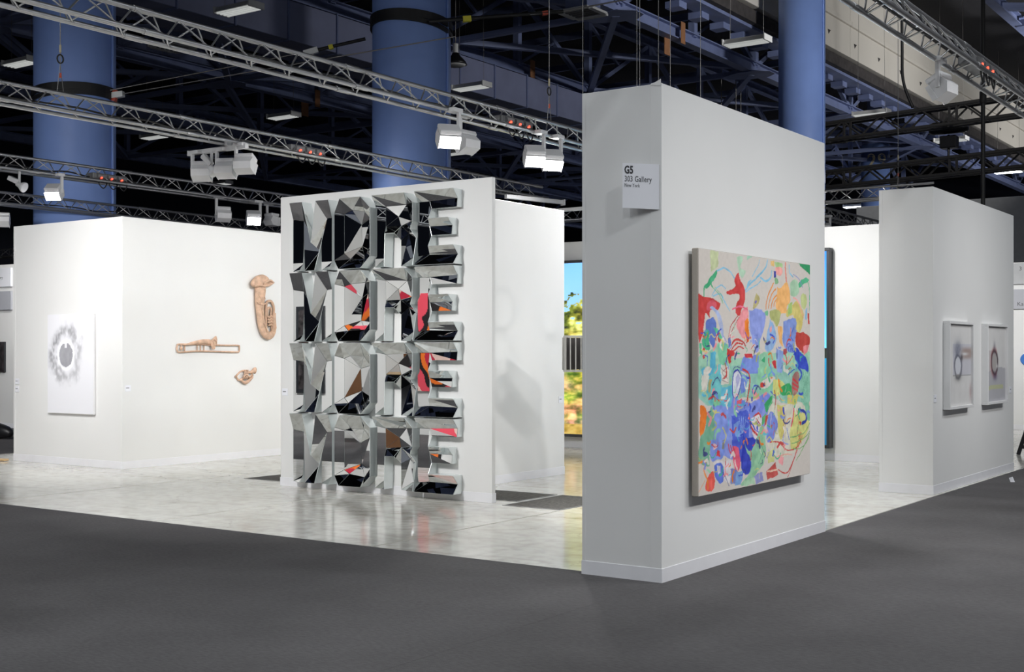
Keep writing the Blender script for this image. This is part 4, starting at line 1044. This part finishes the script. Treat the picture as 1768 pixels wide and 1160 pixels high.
# ------------------------------------------------------------------ soft instruments on the corner wall
IX = -15.05
def yz(x, y): return (14.22 + (x - 735) * .00240, 2.93 - (y - 88) * .001783)     # sketch units to wall metres
def soft_tube(name, pts, rad, parent, flat=.55, n=12, sub=5, off=.03, org=(0, 0)):
    P = [(off, yz(*p)[0] - org[0], yz(*p)[1] - org[1]) for p in pts]
    mb = MB(); mb.tube(curve_pts(P, sub), lerp_r([r * .0021 for r in rad], sub) if hasattr(rad, '__len__') else rad * .0021, n, flat); return mb.build(name, 'cloth', parent, True)
T0 = yz(735, 660)
e = thing('soft_tuba', 'tan cloth tuba sculpture hanging upright on the corner wall', 'sculpture', (IX, T0[0], T0[1]))
soft_tube('body_tube', [(822, 150), (826, 220), (822, 330), (826, 430), (842, 540), (872, 608), (910, 630), (944, 600), (957, 540), (955, 470), (957, 420)], [46, 52, 44, 36, 37, 36, 31, 25, 20, 17, 16], e, .6, 16, org=T0, off=.05)
soft_tube('outer_loop', [(957, 440), (958, 370), (940, 322), (915, 312), (892, 330), (886, 400), (884, 500), (886, 575), (905, 612)], 11, e, .8, 10, org=T0, off=.035)
soft_tube('inner_loop', [(905, 470), (898, 420), (905, 380), (922, 374), (934, 392), (930, 450), (935, 520), (937, 590), (915, 620)], 9, e, .8, 10, org=T0, off=.035)
for k in range(4): soft_tube('valve', [(888 + 4 * k, 450 + 26 * k), (905, 462 + 24 * k), (925, 448 + 26 * k), (938, 462 + 25 * k)], 9, e, .8, 8, org=T0, off=.055)
mb = MB(); P = []; rr = []
for k, (x, y, r_) in enumerate(((740, 172, 16), (765, 160, 34), (800, 145, 48), (835, 132, 48), (870, 138, 40), (895, 146, 22), (925, 140, 10))): P.append((x, y)); rr.append(r_)
soft_tube('bell_cap', P, rr, e, .75, 14, org=T0, off=.07)
soft_tube('cap_fold', [(748, 185), (790, 172), (840, 178), (885, 160), (925, 143)], [8, 13, 12, 15, 7], e, .8, 10, org=T0, off=.12)
soft_tube('cap_fold', [(815, 165), (850, 138), (885, 130), (905, 142)], [6, 9, 9, 5], e, .8, 8, org=T0, off=.15)
for P_, R_ in (([(790, 260), (815, 300), (808, 340)], [3, 7, 3]), ([(815, 380), (835, 440), (828, 490)], [3, 7, 3]), ([(838, 520), (862, 560), (870, 600)], [3, 8, 4]), ([(850, 210), (840, 260), (852, 300)], [3, 6, 3]), ([(930, 590), (950, 560), (946, 520)], [3, 6, 3])):
    soft_tube('crease', P_, R_, e, .8, 8, org=T0, off=.105)
soft_tube('hem', [(776, 322), (795, 342), (830, 348), (868, 334)], 7, e, .8, 8, org=T0, off=.10)
T1 = (12.74, 1.70)
e = thing('soft_trombone', 'tan cloth trombone sculpture hanging level on the corner wall', 'sculpture', (IX, T1[0], T1[1]))
def tub(name, pts, rad, flat=.9, n=10, closed=False, sub=5, off=.02):
    P = [(off, a - T1[0], b - T1[1]) for a, b in pts]; C = curve_pts(P, sub, closed)
    if closed: C.append(C[0])
    mb = MB(); mb.tube(C, lerp_r(rad, sub) if hasattr(rad, '__len__') else rad, n, flat); return mb.build(name, 'cloth', e, True)
tub('slide', [(12.79, 1.815), (12.765, 1.79), (12.755, 1.755), (12.765, 1.715), (12.80, 1.695), (13.0, 1.705), (13.2, 1.712), (13.6, 1.705), (13.95, 1.697), (14.0, 1.702), (14.015, 1.72), (14.015, 1.775), (13.995, 1.802), (13.8, 1.803), (13.5, 1.806), (13.2, 1.815), (13.0, 1.815)], .0125, closed=True)
tub('bell_tube', [(12.85, 1.81), (12.95, 1.815), (13.1, 1.84), (13.25, 1.857), (13.37, 1.855), (13.42, 1.848)], [.014, .016, .028, .036, .040, .034], .7, 12, off=.035)
mb = MB(); fan = [(13.40, 1.88), (13.455, 1.915), (13.50, 1.955), (13.52, 1.90), (13.515, 1.83), (13.47, 1.76), (13.43, 1.725), (13.41, 1.78), (13.40, 1.825)]
mb.prism([(a - T1[0], b - T1[1]) for a, b in fan], .03, .075, 'x'); o = mb.build('bell', 'cloth', e); o.modifiers.new('soft', 'BEVEL').width = .015
tub('bell_fold', [(13.42, 1.85), (13.45, 1.80), (13.445, 1.74)], [.006, .012, .006], off=.082); tub('bell_fold', [(13.44, 1.89), (13.485, 1.86), (13.49, 1.80)], [.005, .010, .005], off=.08)
for y, a, b in ((12.905, 1.70, 1.815), (13.15, 1.71, 1.85), (13.215, 1.71, 1.84), (13.285, 1.71, 1.835)): tub('stay', [(y, a), (y + .004, b)], .009)
tub('mouthpiece', [(12.835, 1.80), (12.838, 1.775), (12.84, 1.755), (12.842, 1.735), (12.84, 1.72)], [.006, .012, .027, .018, .005])
T1 = (13.94, 1.19)
e = thing('soft_trumpet', 'small crumpled tan cloth trumpet below the tuba', 'sculpture', (IX, T1[0], T1[1]))
tub('lead_loop', [(13.95, 1.315), (13.99, 1.35), (14.04, 1.385), (14.12, 1.40), (14.20, 1.385), (14.27, 1.365), (14.30, 1.32), (14.25, 1.29), (14.16, 1.28), (14.06, 1.265), (14.0, 1.25), (13.975, 1.28)], .014, closed=True)
tub('bell', [(14.13, 1.375), (14.22, 1.375), (14.28, 1.385), (14.32, 1.40), (14.335, 1.40)], [.016, .018, .026, .046, .055], .7, 14, off=.04)
tub('lower_loop', [(14.03, 1.26), (14.10, 1.215), (14.15, 1.215), (14.24, 1.26), (14.29, 1.30)], [.018, .024, .03, .022, .014], off=.035)
tub('mouthpiece', [(13.925, 1.31), (13.94, 1.305), (13.975, 1.32)], [.018, .01, .008])
for k in range(3): tub('valve', [(14.09 + .03 * k, 1.27), (14.105 + .03 * k, 1.33), (14.12 + .03 * k, 1.415)], .011, off=.045)
tub('fold', [(14.07, 1.30), (14.14, 1.335), (14.20, 1.30), (14.25, 1.335)], .012, off=.05)

# ------------------------------------------------------------------ signs and small labels
e = thing('gallery_sign', 'curved white G5 sign card on the end of the painting wall', 'sign', (-4.645, 8.197, 2.735))
n = 12; SW, SH = .258, .33
def bow(u): return -.006 - .085 * (1 - min(1, max(0, u))) ** 1.5 - .012 * math.sin(math.pi * min(1, max(0, u)))
def drop(u): return .022 - .022 * u
v = []; f = []
for i in range(n + 1):
    u = i / n
    for z in (0, SH):
        v.append((u * SW, bow(u), z + drop(u))); v.append((u * SW, bow(u) + .003, z + drop(u)))
for i in range(n):
    a = i * 4; b = a + 4
    f += [(a, b, b + 2, a + 2), (a + 1, a + 3, b + 3, b + 1), (a, a + 1, b + 1, b), (a + 2, b + 2, b + 3, a + 3)]
f += [(0, 2, 3, 1), (4 * n, 4 * n + 1, 4 * n + 3, 4 * n + 2)]
mesh('card', v, f, 'card', e)
for s in (.05, SW - .02): MB().bbox(s - .01, s + .01, bow(s / SW) + .003, 0, .05, SH - .05, .002).build('mount', 'card', e)
def onto_card(c): return Vector((c.x, bow(c.x / SW) - .0012 - c.z, c.y + drop(c.x / SW)))
def card_text(s, x, z, size, m, bold): 
    text_mesh('lettering', s, size, m, e, Matrix.Identity(4), .0004, lambda c: onto_card(Vector((c.x * .64 + x, c.y + z, c.z))), bold)
card_text('G5', .014, .256, .078, 'ink', .0028); card_text('303 Gallery', .014, .196, .060, 'ink', 0.0); card_text('New York', .014, .156, .038, 'ink2', 0.0)
def wall_label(lab, x, y, z, face, n=1):
    e = thing('wall_label', lab, 'label card', (x, y, z))
    for k in range(n):
        zz = -.12 * k
        (MB().bbox(-.05, .05, -.006, -.0005, zz - .045, zz + .045, .001) if face == 's' else MB().bbox(.0005, .006, -.05, .05, zz - .045, zz + .045, .001)).build('card', 'card', e)
        (MB().box(-.035, .02, -.0065, -.006, zz + .0, zz + .01) if face == 's' else MB().box(.006, .0065, -.035, .02, zz, zz + .01)).build('print_line', 'ink2', e)
wall_label('two stacked label cards at the outer edge of the corner wall', -17.585, 11.767, 1.24, 's', 2)
wall_label('small label card just round the corner from the smoky canvas', -15.05, 11.87, 1.17, 'e')
wall_label('small label card on the margin beside the mirror relief', -11.50, 11.50, 1.19, 's')
wall_label('small label card at the far end of the partition wall', -9.42, 14.72, 1.04, 'e')
wall_label('small label card before the framed drawings', -4.45, 15.22, 1.14, 'e')
wall_label('small label card after the framed drawings', -4.45, 18.85, 1.16, 'e')
def board(lab, x, y, z, w, h, m, lines):
    e = thing('booth_sign', lab, 'sign', (x, y, z)); MB().bbox(0, w, -.05, 0, 0, h, .004).build('board', m, e)
    for s, xx, zz, sz in lines: text_mesh('lettering', s, sz, 'ink', e, Matrix.Translation((xx, -.0505, zz)) @ Matrix.Rotation(R(90), 4, 'X'), .0005)
board('pale sign board reading Gallery on the neighbouring booth', -26.05, 16.75, 3.16, .85, .42, 'card', [('8', .33, .28, .11), ('l Gallery', .22, .18, .09), ('w', .40, .10, .05)])
board('grey sign board below the pale one on neighbouring booth', -26.05, 16.75, 2.64, .85, .42, 'cardgrey', [('lo', .34, .30, .07)])
board('pale grey sign board high on the wall beyond the easel', -6.83, 29.0, 3.18, .9, .46, 'farwall', [('3', .18, .30, .12)])
board('dark grey sign board below the pale one beyond the easel', -6.83, 29.0, 2.64, .9, .43, 'cardgrey', [('Kar', .14, .07, .12)])
e = thing('dark_painting', 'small dark painting on the neighbouring booth wall', 'painting', (-26.40, 16.75, 1.25)); MB().bbox(0, .93, -.04, 0, 0, .68, .004).build('canvas', 'darkpic', e); MB().bbox(.93, .945, -.045, 0, 0, .68, .002).build('edge', 'blackframe', e)
e = thing('round_artwork', 'round blue disc on the wall beyond the easel', 'artwork', (-6.50, 29.0, 1.54)); mb = MB(); mb.tube([(0, 0, 0), (0, -.03, 0), (0, -.05, 0)], [.13, .13, .11], 28); mb.build('disc', 'bluedisc', e); bar('pin', (0, 0, 0), (0, -.06, 0), .01, 'alu', e)
e = thing('wood_strip', 'pale wooden strip with yellow tape on the floor past the corner wall', 'strip', (-17.72, 11.62, 0.006)); e.rotation_euler = (0, 0, R(8))
MB().bbox(-.75, .06, -.05, .05, 0, .03, .004).build('lath', 'wood', e); MB().bbox(-.42, -.30, -.055, .055, -.0, .035, .003).build('tape', 'yellow', e)
e = thing('black_cushion', 'black rounded cushion on the carpet near the neighbouring booth', 'cushion', (-22.38, 14.5, 0.006))
mb = MB(); mb.tube(curve_pts([(-.9, -.1, .14), (-.4, 0, .17), (0, .02, .17), (.3, .05, .13), (.42, .06, .09)], 4), lerp_r([.12, .15, .15, .12, .05], 4), 14); mb.build('pad', 'black', e, True); MB().bbox(-.8, .1, -.1, .1, 0, .06, .01).build('foot', 'black', e)
e = thing('black_easel', 'black wooden trestle standing past the framed drawings wall', 'easel', (-5.05, 21.93, 0))
beam('leg', (0, 0, 0), (.34, .22, 1.25), .05, .05, 'black', e); beam('leg', (.95, .62, 0), (.58, .38, 1.25), .05, .05, 'black', e); beam('leg', (.2, .9, 0), (.46, .32, 1.25), .05, .05, 'black', e)
beam('crossbar', (.03, .02, .13), (.92, .6, .13), .04, .06, 'black', e); beam('ledge', (.2, .1, .85), (.72, .44, .85), .05, .08, 'black', e)
e = thing('floor_scrap', 'tiny crumpled white scrap on the carpet', 'litter', (-4.05, 17.2, .006)); mesh('paper', [(0, -.03, 0), (.05, .0, 0), (.01, .04, 0), (.02, .0, .07), (-.03, .01, .05)], [(0, 1, 3), (1, 2, 3), (2, 4, 3), (4, 0, 3), (0, 2, 1), (0, 4, 2)], 'card', e)
for lab, x0, x1, y0, y1 in (('dark trench plate tucked behind the mirror wall end', -9.25, -8.12, 11.78, 12.62), ('dark worn trench plate beside the painting wall', -8.06, -7.30, 11.40, 12.62), ('dark trench plate past the other end of mirror wall', -12.62, -11.75, 11.85, 12.52)):
    e = thing('trench_plate', lab, 'floor plate', (x0, y0, 0)); w, d = x1 - x0, y1 - y0
    MB().bbox(.02, w - .02, .02, d - .02, 0.0, .003, .001).build('plate', 'plate', e)
    for a in ((0, w, 0, .02), (0, w, d - .02, d), (0, .02, .02, d - .02), (w - .02, w, .02, d - .02)): MB().box(a[0], a[1], a[2], a[3], 0, .004).build('rim', 'dimmer', e)

# ------------------------------------------------------------------ suspended sculptures between painting wall and partition
e = thing('slatted_box', 'warm grey slatted box hanging in front of the light box', 'sculpture', (-8.34, 13.08, 1.45), R(34.8))
BW, BD, BH = 1.15, .40, .45
def side_wall(p0, p1, k):
    p0, p1 = Vector(p0), Vector(p1); d = p1 - p0; L = d.length; u = d / L; nrm = Vector((-u.y, u.x, 0))
    for z in (0, BH - .022): beam('rail', p0 + Vector((0, 0, z + .011)), p1 + Vector((0, 0, z + .011)), .012, .022, 'slatpaint', e)
    m = int(L / .064)
    for i in range(m + 1):
        p = p0 + u * (L * i / m); beam('slat', p + Vector((0, 0, .022)), p + Vector((0, 0, BH - .022)), .040 if abs(u.x) > .5 else .012, .012 if abs(u.x) > .5 else .040, 'slatpaint', e)
side_wall((0.03, 0, 0), (BW, 0, 0), 0); side_wall((0.03, BD, 0), (BW, BD, 0), 1); side_wall((0.03, .02, 0), (.03, BD - .02, 0), 2); side_wall((BW, .02, 0), (BW, BD - .02, 0), 3)
MB().bbox(.05, BW - .02, .10, .11, .03, BH - .03, .002).build('inner_shade_sheet', 'brownsteel', e)  # dark sheet added to stand for the shade inside the box
for x, y in ((.25, .02), (.95, .02), (.95, .38)): bar('hanging_wire', (x, y, BH - .02), (x, y, 17.5), .004, 'wire', e, 5)
for lab, x, y, z, r_, rz in (('suspended ring behind the painting wall that shades the partition', -7.0, 13.35, 2.85, .19, 90), ('second suspended ring behind painting wall, turned edgewise', -7.0, 14.15, 2.80, .19, 60)):
    e = thing('hanging_ring', lab, 'sculpture', (x, y, z - r_), R(rz)); mb = MB(); mb.tube([(r_ * math.cos(t), 0, r_ + r_ * math.sin(t)) for t in np.linspace(0, 2 * math.pi, 33)], .02, 8); mb.build('hoop', 'slatpaint', e, True); bar('hanging_wire', (0, 0, 2 * r_), (0, 0, 16.2), .004, 'wire', e, 5)
